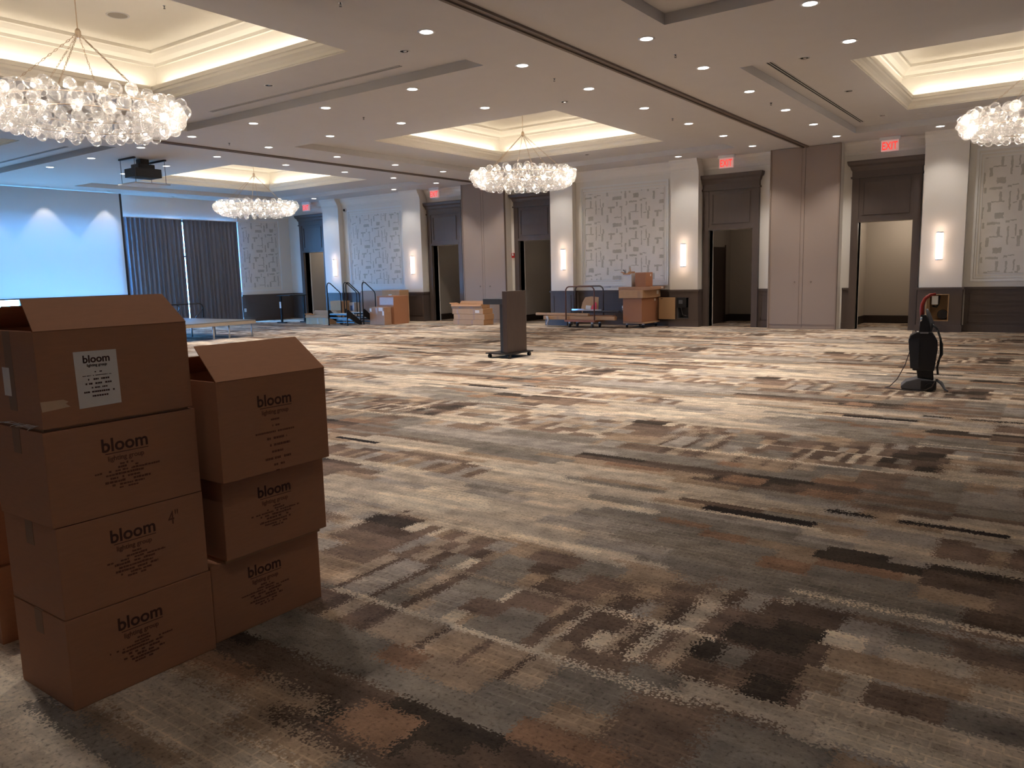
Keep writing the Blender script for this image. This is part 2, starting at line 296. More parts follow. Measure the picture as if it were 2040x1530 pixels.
# --- wall covering with brushed strokes (bars in centimetres of a 142 x 73 cm repeat)
STROKES = [(3,2,8,4),(14,1,6,20),(0,38,12,4),(10,48,3,30),(31,22,6,22),(36,0,22,4),(42,4,6,14),(54,28,24,4),(77,4,3,36),
           (50,46,28,9),(88,30,5,24),(100,20,6,20),(72,0,10,4),(106,16,24,6),(120,-2,5,20),(114,42,16,11),(128,48,12,5),(101,60,24,5),
           (134,58,10,6),(138,-2,3,38),(18,60,5,12),(62,62,4,11),(92,62,4,11)]
def stroke_mat():
    m = bpy.data.materials.new('brushstroke_wallcovering'); m.use_nodes = True; q = NT(m)
    b = q.nt.nodes['Principled BSDF']; b.inputs['Roughness'].default_value = 0.7
    tc = q.n('ShaderNodeTexCoord'); sp = q.n('ShaderNodeSeparateXYZ'); q.L.new(tc.outputs['Object'], sp.inputs[0])
    n = q.n('ShaderNodeTexNoise'); n.inputs['Scale'].default_value = 15; q.L.new(tc.outputs['Object'], n.inputs['Vector'])
    k = q.n('ShaderNodeSeparateColor'); q.L.new(n.outputs['Color'], k.inputs[0])
    x = q.math('ADD', q.math('ADD', sp.outputs[0], sp.outputs[1]), q.math('MULTIPLY', q.math('SUBTRACT', k.outputs[0], 0.5), 0.05))
    z = q.math('ADD', q.math('MULTIPLY', sp.outputs[2], -1.0), q.math('MULTIPLY', q.math('SUBTRACT', k.outputs[1], 0.5), 0.05))
    cell = q.math('FLOOR', q.math('DIVIDE', x, 1.42))
    z = q.math('ADD', z, q.math('MULTIPLY', cell, -0.18))
    U = q.math('FLOORED_MODULO', q.math('DIVIDE', x, 1.42), 1.0); V = q.math('FLOORED_MODULO', z, 0.73)
    NR = 30; out = None
    for r in range(NR):
        zc = (r + 0.5) * 73.0 / NR
        on = sorted((a, a + w_) for a, b_, w_, h_ in STROKES if b_ <= zc < b_ + h_ or b_ <= zc - 73 < b_ + h_)
        st = [(0.0, (0, 0, 0, 1))]; last = -1
        for a, e in on:
            if a <= last: continue
            st.append((max(0.001, a / 142), (1, 1, 1, 1))); st.append((min(1, e / 142), (0, 0, 0, 1))); last = e
        c = q.ramp(U, st) if len(st) > 1 else None
        if c is None:
            c = q.ramp(U, [(0, (0, 0, 0, 1))])
        out = c if out is None else q.mix(q.math('GREATER_THAN', V, r * 0.73 / NR), out, c)
    n2 = q.n('ShaderNodeTexNoise'); n2.inputs['Scale'].default_value = 5; q.L.new(tc.outputs['Object'], n2.inputs['Vector'])
    ink = q.mix(n2.outputs[0], srgb(204, 199, 190), srgb(164, 160, 148))
    base = q.mix(n2.outputs[0], srgb(232, 227, 220), srgb(218, 213, 206))
    q.L.new(q.mix(out, base, ink), b.inputs['Base Color'])
    return m
m_stroke = stroke_mat()

# ------------------------------------------------------------------ geometry helpers
class MB:
    def __init__(s): s.bm = bmesh.new()
    def box(s, x0, x1, y0, y1, z0, z1):
        vs = [s.bm.verts.new(p) for p in ((x0,y0,z0),(x1,y0,z0),(x1,y1,z0),(x0,y1,z0),(x0,y0,z1),(x1,y0,z1),(x1,y1,z1),(x0,y1,z1))]
        for f in ((0,3,2,1),(4,5,6,7),(0,1,5,4),(1,2,6,5),(2,3,7,6),(3,0,4,7)): s.bm.faces.new([vs[i] for i in f])
        return s
    def face(s, *pts):
        s.bm.faces.new([s.bm.verts.new(p) for p in pts]); return s
    def slab(s, pts, off):     # polygon extruded by vector off
        a = [s.bm.verts.new(p) for p in pts]; b = [s.bm.verts.new(Vector(p) + Vector(off)) for p in pts]
        s.bm.faces.new(a[::-1]); s.bm.faces.new(b); n = len(a)
        for i in range(n): s.bm.faces.new((a[i], a[(i+1) % n], b[(i+1) % n], b[i]))
        return s
    def tube(s, pts, r, n=8, cap=True):
        pts = [Vector(p) for p in pts]; rings = []
        up = None
        for i, p in enumerate(pts):
            t = (pts[min(i+1, len(pts)-1)] - pts[max(i-1, 0)]).normalized()
            if up is None:
                up = Vector((0,0,1)) if abs(t.z) < 0.9 else Vector((1,0,0))
            a = t.cross(up).normalized(); bb = a.cross(t).normalized(); up = bb
            rr = r[i] if isinstance(r, (list, tuple)) else r
            rings.append([s.bm.verts.new(p + (a * cos(2*pi*k/n) + bb * sin(2*pi*k/n)) * rr) for k in range(n)])
        for i in range(len(rings)-1):
            for k in range(n): s.bm.faces.new((rings[i][k], rings[i][(k+1) % n], rings[i+1][(k+1) % n], rings[i+1][k]))
        if cap: s.bm.faces.new(rings[0][::-1]); s.bm.faces.new(rings[-1])
        return s
    def lathe(s, prof, cx=0, cy=0, n=24, axis='z'):   # prof [(r,z)]
        rings = []
        for r, z in prof:
            ring = []
            for k in range(n):
                a = 2*pi*k/n
                if axis == 'z': p = (cx + r*cos(a), cy + r*sin(a), z)
                elif axis == 'x': p = (z, cx + r*cos(a), cy + r*sin(a))
                else: p = (cx + r*cos(a), z, cy + r*sin(a))
                ring.append(s.bm.verts.new(p))
            rings.append(ring)
        for i in range(len(rings)-1):
            for k in range(n): s.bm.faces.new((rings[i][k], rings[i][(k+1) % n], rings[i+1][(k+1) % n], rings[i+1][k]))
        if prof[0][0] < 0.03: s.bm.faces.new(rings[0][::-1])
        if prof[-1][0] < 0.03: s.bm.faces.new(rings[-1])
        return s
    def sphere(s, c, r, u=16, v=8):
        bmesh.ops.create_uvsphere(s.bm, u_segments=u, v_segments=v, radius=r, matrix=Matrix.Translation(c)); return s
    def bevel(s, w=0.004, seg=2):
        bmesh.ops.bevel(s.bm, geom=list(s.bm.edges), offset=w, segments=seg, affect='EDGES', profile=0.7); return s
    def build(s, name, m, parent=None, smooth=False, loc=None, rz=0.0):
        bmesh.ops.recalc_face_normals(s.bm, faces=list(s.bm.faces))
        me = bpy.data.meshes.new(name); s.bm.to_mesh(me); s.bm.free(); me.materials.append(m)
        if smooth:
            for p in me.polygons: p.use_smooth = True
        o = bpy.data.objects.new(name, me); COL.objects.link(o)
        if parent: o.parent = parent
        if loc: o.location = loc
        if rz: o.rotation_euler.z = rz
        return o
def tag(o, label, cat, group=None, kind=None):
    o['label'] = label; o['category'] = cat
    if group: o['group'] = group
    if kind: o['kind'] = kind
    return o
def empty(name, loc, label, cat, group=None, rz=0.0, kind=None):
    o = bpy.data.objects.new(name, None); o.empty_display_size = 0.1; COL.objects.link(o); o.location = loc; o.rotation_euler.z = rz
    return tag(o, label, cat, group, kind)
def copy_tree(o, loc=None, label=None, rz=None):
    kids = [c for c in KIDS.get(o.name, [])]
    c = o.copy(); COL.objects.link(c)
    if loc is not None: c.location = loc
    if rz is not None: c.rotation_euler.z = rz
    if label: c['label'] = label
    def rec(src, dst):
        for ch in [x for x in bpy.data.objects if x.parent == src]:
            d = ch.copy(); COL.objects.link(d); d.parent = dst; rec(ch, d)
    rec(o, c); return c
KIDS = {}
def struct(o, label=None, cat=None):
    o['kind'] = 'structure'
    if label: o['label'] = label; o['category'] = cat
    return o
TEXTS = {}
def text_mesh(txt, size, extr=0.0006, align='CENTER', sx=1.0, bold=0.0):
    key = (txt, size, sx, bold)
    if key in TEXTS: return TEXTS[key].copy()
    cu = bpy.data.curves.new('t', 'FONT'); cu.body = txt; cu.size = size; cu.extrude = extr; cu.align_x = align; cu.offset = bold
    cu.resolution_u = 3
    o = bpy.data.objects.new('t', cu); COL.objects.link(o)
    dg = bpy.context.evaluated_depsgraph_get()
    me = bpy.data.meshes.new_from_object(o.evaluated_get(dg))
    bpy.data.objects.remove(o); bpy.data.curves.remove(cu)
    if sx != 1.0:
        for v in me.vertices: v.co.x *= sx
    me.materials.clear(); TEXTS[key] = me
    return me.copy()
def add_text(name, txt, size, m, parent, loc, rot, sx=1.0, bold=0.0, label=None):
    me = text_mesh(txt, size, sx=sx, bold=bold); me.materials.clear(); me.materials.append(m)
    o = bpy.data.objects.new(name, me); COL.objects.link(o); o.parent = parent; o.location = loc; o.rotation_euler = rot
    if label: o['label'] = label
    return o
for _a in (('EXIT',.235,.66,.003),('bloom',.068,1.0,.0012),('lighting group',.026,.95,.0003),('bloom',.037,1.0,.0008),('lighting group',.0135,.95,.0002),('4"',.075,.7,0.0)): text_mesh(_a[0], _a[1], sx=_a[2], bold=_a[3])
FX = (pi/2, 0, pi/2)    # lettering on a face that looks towards +X

def light(kind, name, loc, power, color, parent=None, **k):
    d = bpy.data.lights.new(name, kind); d.energy = power; d.color = color
    for a, b in k.items(): setattr(d, a, b)
    o = bpy.data.objects.new(name, d); COL.objects.link(o); o.location = loc
    if parent: o.parent = parent
    return o

# ------------------------------------------------------------------ floor and ceiling
fl = MB().face((XL-3, YF, 0), (XR, YF, 0), (XR, YD+2.6, 0), (XL-3, YD+2.6, 0)).build('floor', m_carpet)
struct(fl)
BAYX = [(-23.6, -16.42), (-13.82, -6.73), (-4.07, 3.02)]
BAYY = [(1.6, 8.80), (11.3, 18.45)]
CXS = [-20.01, -10.27, -0.53]; CYS = [5.15, 14.8]; TH = 2.33
def plane_holes(mb, x0, x1, y0, y1, z, holes):
    xs = sorted({x0, x1, *[h[0] for h in holes], *[h[1] for h in holes]}); ys = sorted({y0, y1, *[h[2] for h in holes], *[h[3] for h in holes]})
    for i in range(len(xs)-1):
        for j in range(len(ys)-1):
            cx, cy = (xs[i]+xs[i+1])/2, (ys[j]+ys[j+1])/2
            if any(h[0] < cx < h[1] and h[2] < cy < h[3] for h in holes): continue
            mb.face((xs[i],ys[j],z),(xs[i],ys[j+1],z),(xs[i+1],ys[j+1],z),(xs[i+1],ys[j],z))
mb = MB()
bays = [(a, b, c, d) for a, b in BAYX for c, d in BAYY]
plane_holes(mb, XL-0.4, XR, YF, YD+0.1, H, bays)
for a, b, c, d in bays:
    cx = CXS[[x[0] for x in BAYX].index(a)]; cy = CYS[[y[0] for y in BAYY].index(c)]
    plane_holes(mb, a, b, c, d, HR, [(cx-TH, cx+TH, cy-TH, cy+TH)])
    for p, q_ in (((a,c),(b,c)), ((b,c),(b,d)), ((b,d),(a,d)), ((a,d),(a,c))):
        mb.face((*p, H), (*q_, H), (*q_, HR), (*p, HR))
struct(mb.build('ceiling', m_ceil))
# moulded trays
PROF = [(0, HR), (0.0, HR+0.015), (-0.02, HR+0.02), (-0.02, HR+0.06), (-0.05, HR+0.10), (-0.09, HR+0.13), (-0.09, HR+0.17), (-0.11, HR+0.18), (-0.11, HR+0.24),
        (0.14, HR+0.24), (0.14, HT-0.22), (0.11, HT-0.22), (0.11, HT-0.17), (0.05, HT-0.12), (0.0, HT-0.06), (-0.03, HT-0.05), (-0.03, HT)]
ti = 0
for cx in CXS:
    for cy in CYS:
        ti += 1; mb = MB(); rings = []
        for o_, z in PROF:
            h = TH + o_
            rings.append([mb.bm.verts.new(p) for p in ((cx-h,cy-h,z),(cx+h,cy-h,z),(cx+h,cy+h,z),(cx-h,cy+h,z))])
        for i in range(len(rings)-1):
            for k in range(4): mb.bm.faces.new((rings[i][k], rings[i][(k+1)%4], rings[i+1][(k+1)%4], rings[i+1][k]))
        mb.bm.faces.new(rings[-1])
        struct(mb.build('trim_%d' % ti, m_tray))
        power = K_COVE
        for k in range(4):
            a = k*pi/2; dx, dy = sin(a), -cos(a)
            o = light('AREA', 'cove_light', (cx + dx*(TH+0.01), cy + dy*(TH+0.01), HR+0.27), power, WARM, shape='RECTANGLE', size=4.5, size_y=0.08)
            # face up and slightly inward
            o.rotation_euler = Vector((dx*0.8, dy*0.8, 0.75)).to_track_quat('-Z', 'Y').to_euler()
            o.rotation_euler = (Matrix.Rotation(0, 3, 'Z')).to_euler()
            zax = -Vector((dx*0.8, dy*0.8, 0.75)).normalized(); xax = Vector((dy, -dx, 0)).normalized(); yax = zax.cross(xax)
            o.matrix_world = Matrix((( xax.x, yax.x, zax.x, o.location.x), (xax.y, yax.y, zax.y, o.location.y), (xax.z, yax.z, zax.z, o.location.z), (0,0,0,1)))
# partition tracks along the ceiling
for k, x in enumerate((-5.4, -15.13)):
    mb = MB(); mb.box(x-0.075, x-0.03, YF, YW, H-0.03, H-0.001); mb.box(x+0.03, x+0.075, YF, YW, H-0.03, H-0.001)
    mb.box(x-0.03, x+0.03, YF, YW, H-0.012, H-0.001)
    struct(mb.build('trim_%d' % (10+k), mat('track_metal', (112, 98, 88), 0.5)))

# ------------------------------------------------------------------ the door wall
DOORS = [(-23.45, 0), (-16.92, 1), (-13.38, 2), (-7.30, 3), (-3.66, 4)]
PIL = [(-22.52, -21.68), (-18.55, -17.72), (-12.62, -11.86), (-8.83, -8.06), (-2.86, -2.02)]
PARTS = [(-15.95, -14.28), (-6.22, -4.60)]
PANELS = [(-20.05, -21.68, -18.55), (-10.33, -11.86, -8.83), (-0.53, -2.02, 0.96)]
OW, OH = 0.575, 2.50     # half opening width and opening height
mb = MB()
def wbox(x0, x1, yf, z0=0, z1=H): mb.box(x0, x1, yf, YD+0.25, z0, z1)
edges = [XL, -22.52]; 
spans = [(XL, -22.52, -23.45), (-17.72, -15.95, -16.92), (-14.28, -12.62, -13.38), (-8.06, -6.22, -7.30), (-4.60, -2.86, -3.66)]
for a, b, dc in spans:
    wbox(a, dc-OW, YD); wbox(dc+OW, b, YD); wbox(dc-OW, dc+OW, YD, OH, H)
NICHES = {3: (-8.62, -8.30, 0.22, 0.78), 4: (-2.64, -2.26, 0.25, 0.82)}
for i, (a, b) in enumerate(PIL):
    if i in NICHES:
        na, nb_, n0, n1 = NICHES[i]
        wbox(a, na, YW); wbox(nb_, b, YW); wbox(na, nb_, YW, 0, n0); wbox(na, nb_, YW, n1, H); mb.box(na, nb_, YD+0.1, YD+0.25, n0, n1)
    else: wbox(a, b, YW)
for c, a, b in PANELS: wbox(a, b, YP)
wbox(0.96, XR, YW)
for a, b in PARTS: wbox(a, b, YW+0.06)
struct(mb.build('wall_back', m_wall))
# crown moulding run along the top (follows the breaks)
mb = MB()
def crown(x0, x1, y, z=H, ends=(0, 0)):
    pr = [(0, -0.28), (-0.02, -0.28), (-0.025, -0.22), (-0.06, -0.15), (-0.12, -0.07), (-0.13, -0.03), (-0.15, 0), (0, 0)]
    mb.slab([(x0 - 0.0, y + a, z + b) for a, b in pr], (x1 - x0, 0, 0))
for a, b, dc in spans: crown(a, b, YD)
for i, (a, b) in enumerate(PIL): crown(a, b, YW)
for c, a, b in PANELS: crown(a, b, YP)
struct(mb.build('trim_20', m_wall))
# patterned panels with moulded frames
def picture_frame(mb, c, hw, z0, z1, y, w_=0.06, d=0.03, axis='x', sgn=-1):
    def bx(a, b, e, f):
        if axis == 'x': mb.box(a, b, y - d, y, e, f)
        else: mb.box(y, y + d, a, b, e, f)
    bx(c-hw, c+hw, z1-w_, z1); bx(c-hw, c+hw, z0, z0+w_); bx(c-hw, c-hw+w_, z0+w_, z1-w_); bx(c+hw-w_, c+hw, z0+w_, z1-w_)
t = 21
for c, a, b in PANELS:
    mb = MB(); picture_frame(mb, c, 1.36, 1.10, 3.90, YP, 0.05, 0.03); picture_frame(mb, c, 1.24, 1.24, 3.72, YP, 0.02, 0.015)
    picture_frame(mb, c, 1.30, 1.17, 3.80, YP, 0.03, 0.02)
    struct(mb.build('trim_%d' % t, m_white)); t += 1
    struct(MB().box(c-1.21, c+1.21, YP-0.012, YP-0.001, 1.27, 3.69).build('trim_%d' % t, m_stroke)); t += 1
# wainscot: base, rail and framed fields
def wains(mb, x0, x1, y, n=1, rows=1):
    mb.box(x0, x1, y-0.02, y, 0, 0.97); mb.box(x0, x1, y-0.045, y-0.02, 0.93, 0.98); mb.box(x0, x1, y-0.04, y-0.02, 0, 0.15)
    w_ = (x1-x0)/n
    for i in range(n):
        for r in range(rows):
            za = 0.20 + r*0.70/rows; zb = za + 0.70/rows - 0.05
            p, q_ = x0+i*w_+0.07, x0+(i+1)*w_-0.07
            if q_-p < 0.08: continue
            mb.box(p, q_, y-0.032, y-0.02, zb-0.03, zb); mb.box(p, q_, y-0.032, y-0.02, za, za+0.03)
            mb.box(p, p+0.03, y-0.032, y-0.02, za, zb); mb.box(q_-0.03, q_, y-0.032, y-0.02, za, zb)
mb = MB()
for i, (a, b) in enumerate(PIL):
    if i in NICHES:
        na, nb_, n0, n1 = NICHES[i]
        for (x0, x1, z0, z1) in ((a, na, 0, 0.97), (nb_, b, 0, 0.97), (na, nb_, 0, n0), (na, nb_, n1, 0.97)): mb.box(x0, x1, YW-0.02, YW, z0, z1)
        mb.box(a, b, YW-0.045, YW-0.02, 0.93, 0.98); mb.box(a, b, YW-0.04, YW-0.02, 0, 0.15)
    else: wains(mb, a, b, YW)
    for x, s in ((a, -1), (b, 1)):
        mb.box(min(x, x+s*0.02), max(x, x+s*0.02), YW-0.02, YD, 0, 0.97)
        mb.box(min(x, x+s*0.045), max(x, x+s*0.045), YW-0.045, YD, 0.93, 0.98); mb.box(min(x, x+s*0.04), max(x, x+s*0.04), YW-0.04, YD, 0, 0.15)
for c, a, b in PANELS: wains(mb, a+0.045, b-0.045, YP, 1, 3)
wains(mb, 1.0, XR, YW, 1, 3)
for a, b, dc in spans:
    wains(mb, a+(0.045 if a > XL else 0), dc-0.72, YD); wains(mb, dc+0.72, b, YD)
struct(mb.build('trim_30', m_wood))
# door cases
for dc, i in DOORS:
    mb = MB(); y = YD
    mb.box(dc-0.73, dc-OW, y-0.10, y+0.2, 0, 3.50); mb.box(dc+OW, dc+0.73, y-0.10, y+0.2, 0, 3.50)
    mb.box(dc-OW, dc+OW, y-0.08, y, OH, 3.50)
    mb.box(dc-OW-0.03, dc+OW+0.03, y-0.11, y-0.08, OH, OH+0.07)
    mb.box(dc-0.50, dc+0.50, y-0.10, y-0.08, OH+0.16, OH+0.19); mb.box(dc-0.50, dc+0.50, y-0.10, y-0.08, 3.40, 3.43)
    mb.box(dc-0.50, dc-0.47, y-0.10, y-0.08, OH+0.19, 3.40); mb.box(dc+0.47, dc+0.50, y-0.10, y-0.08, OH+0.19, 3.40)
    # entablature with a stepped crown
    mb.box(dc-0.76, dc+0.76, y-0.13, y, 3.50, 3.54); mb.box(dc-0.735, dc+0.735, y-0.105, y, 3.54, 3.66)
    pr = [(0, 3.66), (0, 3.66), (0.03, 3.70), (0.05, 3.76), (0.10, 3.80), (0.12, 3.86), (0.12, 3.89)]
    for k in range(1, len(pr)-1):
        (o0, z0), (o1, z1) = pr[k], pr[k+1]
        a0, a1 = 0.735+o0*0.8, 0.735+o1*0.8; y0_, y1_ = y-0.105-o0, y-0.105-o1
        v = [mb.bm.verts.new(p) for p in ((dc-a0,y0_,z0),(dc+a0,y0_,z0),(dc+a0,y,z0),(dc-a0,y,z0),(dc-a1,y1_,z1),(dc+a1,y1_,z1),(dc+a1,y,z1),(dc-a1,y,z1))]
        for f in ((0,3,2,1),(4,5,6,7),(0,1,5,4),(1,2,6,5),(2,3,7,6),(3,0,4,7)): mb.bm.faces.new([v[j] for j in f])
    struct(mb.build('door_%d' % (i+1), m_wood))
    # vestibule behind the opening
    d = 2.3; x0, x1 = dc-0.85, dc+0.95; yb = YD+0.25+d-0.3
    mb = MB()
    mb.face((x0,YD+0.25,0),(x0,yb,0),(x0,yb,2.75),(x0,YD+0.25,2.75)); mb.face((x1,YD+0.25,0),(x1,yb,0),(x1,yb,2.75),(x1,YD+0.25,2.75))
    mb.face((x0,yb,0),(x1,yb,0),(x1,yb,2.75),(x0,yb,2.75)); mb.face((x0,YD,2.75),(x1,YD,2.75),(x1,yb,2.75),(x0,yb,2.75))
    struct(mb.build('wall_vestibule.%d' % (i+1), m_vest))
    mb = MB(); mb.box(x0, x1, yb-0.02, yb-0.001, 0, 0.2); mb.box(x0+0.001, x0+0.02, YD+0.26, yb-0.02, 0, 0.2); mb.box(x1-0.02, x1-0.001, YD+0.26, yb-0.02, 0, 0.2)
    struct(mb.build('baseboard_%d' % (i+1), mat('dark_base', (52, 42, 36), 0.5)))
    if i == 3:   # service door standing in the side wall of the vestibule
        mb = MB(); mb.box(x0+0.003, x0+0.05, YD+0.75, YD+1.70, 0.0, 2.1)
        mb.box(x0+0.05, x0+0.07, YD+0.72, YD+0.78, 0, 2.16); mb.box(x0+0.05, x0+0.07, YD+1.67, YD+1.73, 0, 2.16)
        o = struct(mb.build('door_%d' % (i+11), mat('service_door', (70, 58, 52), 0.5)))
VL = {4: 8.5, 3: 0.7, 2: 0.8, 1: 0.7, 0: 5.0}
for dc, i in DOORS:
    light('POINT', 'vestibule_light', (dc+0.2, YD+1.3, 2.6), VL[i], (1.0, 0.88, 0.74), shadow_soft_size=0.12)
# folding partitions parked in the wall
for k, (a, b) in enumerate(PARTS):
    c = (a+b)/2 + 0.02; mb = MB()
    mb.box(a+0.03, c-0.004, YW-0.002, YW+0.06, 0.03, H-0.01); mb.box(c+0.004, b-0.03, YW-0.002, YW+0.06, 0.03, H-0.01)
    o = struct(mb.build('door_%d' % (6+k), m_part))
    mb = MB(); mb.box(a, a+0.03, YW-0.02, YW+0.06, 0, H-0.005); mb.box(b-0.03, b, YW-0.02, YW+0.06, 0, H-0.005)
    mb.box(a+0.03, b-0.03, YW-0.006, YW+0.06, 0, 0.03); mb.box(a+0.03, b-0.03, YW-0.012, YW-0.002, 0.10, 0.12)
    mb.box(c-0.09, c-0.08, YW-0.008, YW-0.002, 0.12, H-0.01)
    mb.build('door_frame', m_partframe, o)
    for dx in (-0.19, 0.19): MB().lathe([(0.012, YW-0.03), (0.02, YW-0.03), (0.02, YW-0.002), (0.01, YW-0.002)], c+dx, 1.14, 12, 'y').build('door_handle', m_partframe, o)

# ------------------------------------------------------------------ window wall with drapes
WY0, WY1, WZ = 7.0, 17.5, 3.62
mb = MB()
mb.box(XL-0.25, XL, WY1, YD+0.3, 0, H); mb.box(XL-0.25, XL, YF, WY0, 0, H); mb.box(XL-0.25, XL, WY0, WY1, WZ, H)
struct(mb.build('wall_left', m_wall))
mb = MB(); mb.box(XL-0.22, XL-0.14, WY0, WY1, 0, 0.08); mb.box(XL-0.22, XL-0.14, WY0, WY1, WZ-0.08, WZ)
y = WY0
while y <= WY1+0.01:
    mb.box(XL-0.22, XL-0.14, y-0.035, y+0.035, 0.08, WZ-0.08); y += (WY1-WY0)/10
mb.box(XL-0.21, XL-0.15, WY0, WY1, 2.35, 2.41)
win = struct(mb.build('window_1', mat('window_frame', (60, 58, 58), 0.5, noise=0.02)))
def gmat():
    m = bpy.data.materials.new('window_glass'); m.use_nodes = True; nt = m.node_tree
    for n in list(nt.nodes): nt.nodes.remove(n)
    o = nt.nodes.new('ShaderNodeOutputMaterial'); tr = nt.nodes.new('ShaderNodeBsdfTransparent'); tr.inputs[0].default_value = (0.92, 0.97, 1, 1)
    g = nt.nodes.new('ShaderNodeBsdfGlossy'); g.inputs['Roughness'].default_value = 0.02
    x = nt.nodes.new('ShaderNodeMixShader'); x.inputs[0].default_value = 0.06
    nt.links.new(tr.outputs[0], x.inputs[1]); nt.links.new(g.outputs[0], x.inputs[2]); nt.links.new(x.outputs[0], o.inputs[0]); return m
MB().box(XL-0.185, XL-0.175, WY0, WY1, 0.08, WZ-0.08).build('window_pane', gmat(), win)
pt = light('AREA', 'window_portal', (XL-0.3, (WY0+WY1)/2, WZ/2), 1, (1, 1, 1), shape='RECTANGLE', size=WZ, size_y=WY1-WY0)
pt.rotation_euler = (0, -pi/2, 0); pt.data.cycles.is_portal = True
# ground outside, seen through the gap
struct(MB().box(XL-14, XL-3, -20, 30, -0.3, -0.02).build('ground_outside', mat('paving_outside', (170, 170, 168), 0.9, noise=0.1)))
# wainscot and panel on the pier beside the drapes
mb = MB()
y0_, y1_ = WY1+0.02, YD-0.02
mb.box(XL, XL+0.02, y0_, y1_, 0, 0.97); mb.box(XL+0.02, XL+0.045, y0_, y1_, 0.93, 0.98); mb.box(XL+0.02, XL+0.04, y0_, y1_, 0, 0.15)
for r in range(3):
    za = 0.20+r*0.235; zb = za+0.2
    mb.box(XL+0.02, XL+0.032, y0_+0.1, y1_-0.1, zb-0.02, zb); mb.box(XL+0.02, XL+0.032, y0_+0.1, y1_-0.1, za, za+0.02)
struct(mb.build('trim_31', m_wood))
mb = MB(); picture_frame(mb, 18.45, 0.92, 1.10, 3.75, XL, 0.05, 0.03, 'y'); struct(mb.build('trim_32', m_white))
struct(MB().box(XL+0.001, XL+0.012, 17.66, 19.26, 1.24, 3.62).build('trim_33', m_stroke))
# remaining walls, out of the picture
struct(MB().box(XR, XR+0.2, YF, YD+0.3, 0, H).build('wall_right', m_wall))
struct(MB().box(XL-0.25, XR+0.2, YF-0.2, YF, 0, H).build('wall_front', m_wall))

# drapes
def drape(name, y0, y1, label, seed, x=XL+0.16):
    r = random.Random(seed); mb = MB(); n = int((y1-y0)/0.012); rows = [0.02, 0.9, 1.9, 2.8, 3.60]
    ph = 0; prof = []
    for i in range(n+1):
        ph += r.uniform(0.55, 1.15) * 0.55
        prof.append(0.045*sin(ph) + 0.012*sin(ph*2.3+1))
    grid = []
    for z in rows:
        f = 1.0 - 0.35*(z/3.6)
        grid.append([mb.bm.verts.new((x + prof[i]*f, y0 + (y1-y0)*i/n, z)) for i in range(n+1)])
    for a in range(len(rows)-1):
        for i in range(n): mb.bm.faces.new((grid[a][i], grid[a][i+1], grid[a+1][i+1], grid[a+1][i]))
    o = mb.build(name, m_curtain, None, True)
    return tag(o, label, 'curtain', 'drapes drawn across the windows')
drape('curtain', 13.0, 15.26, 'grey pleated floor-length drape next to the projection screen', 3)
drape('curtain', 15.285, 17.40, 'grey pleated floor-length drape next to the patterned wall panel', 5)
mb = MB(); mb.box(XL+0.08, XL+0.24, 13.1, WY1-0.03, 3.60, 3.63); tag(mb.build('curtain_track', m_white), 'slim white track the grey drapes hang from', 'curtain track')

# projection screen lowered in front of the windows
scr = empty('projection_screen', (XL+0.34, 9.2, 1.12), 'large lowered white projection screen with black border in front of the windows', 'projection screen')
def sc_part(n, m, y0, y1, z0, z1, th=0.004, dx=0.0): return MB().box(dx, dx+th, y0-9.2, y1-9.2, z0-1.12, z1-1.12).build(n, m, scr)
sc_part('screen_fabric', m_screen, 5.2, 13.09, 1.15, H-0.02)
sc_part('border', m_black, 13.09, 13.16, 1.15, H-0.02); sc_part('border', m_black, 5.13, 5.2, 1.15, H-0.02)
sc_part('bottom_bar', m_black, 5.13, 13.16, 1.115, 1.15, 0.03, -0.012)

# ------------------------------------------------------------------ chandeliers
def chandelier(loc, label):
    root = empty('bubble_chandelier', loc, label, 'chandelier', 'bubble chandeliers hanging from the ceiling trays')
    MB().tube([(0,0,4.62),(0,0,HT-0.02)], 0.007).build('stem', m_gold, root)
    MB().lathe([(0.001,HT),(0.07,HT),(0.07,HT-0.02),(0.02,HT-0.04),(0.001,HT-0.04)], n=16).build('canopy_plate', m_gold, root)
    MB().lathe([(0.001,4.66),(0.02,4.65),(0.035,4.62),(0.035,4.57),(0.015,4.54),(0.001,4.54)], n=12).build('hub', m_gold, root)
    for k in range(6):
        a = k*pi/3 + 0.3; mb = MB()
        p0 = Vector((0.03*cos(a), 0.03*sin(a), 4.57)); p1 = Vector((0.98*cos(a), 0.98*sin(a), 3.71)); d = p1-p0; n = 26
        for i in range(n):
            c = p0 + d*((i+0.5)/n); L_ = d.length/n*0.62; t = d.normalized(); s = t.cross(Vector((0,0,1))).normalized(); s2 = t.cross(s)
            w_ = s if i % 2 else s2
            pts = [c + t*L_*cos(u) + w_*0.010*sin(u) for u in [2*pi*j/8 for j in range(9)]]
            mb.tube(pts, 0.0032, 4, False)
        mb.build('chain', m_gold, root)
    mb = MB()
    for rr, z in ((0.98, 3.70), (0.96, 3.55)):
        mb.tube([(rr*cos(2*pi*j/48), rr*sin(2*pi*j/48), z) for j in range(49)], 0.008, 6)
    mb.build('ring_frame', m_gold, root)
    return root
m_gold = mat('pale_brass', (206, 184, 160), 0.3, 0.7, noise=0.03)
gl_me = {}
def unit_globe(seg=16, rings=9):
    b = MB().sphere((0,0,0), 1.0, seg, rings); me = bpy.data.meshes.new('globe'); b.bm.to_mesh(me); b.bm.free(); me.materials.append(m_globe)
    for p in me.polygons: p.use_smooth = True
    return me
globe_me = unit_globe(); 
bb = bmesh.new(); bmesh.ops.create_icosphere(bb, subdivisions=1, radius=0.024); bulb_me = bpy.data.meshes.new('bulb'); bb.to_mesh(bulb_me); bb.free(); bulb_me.materials.append(m_bulb)
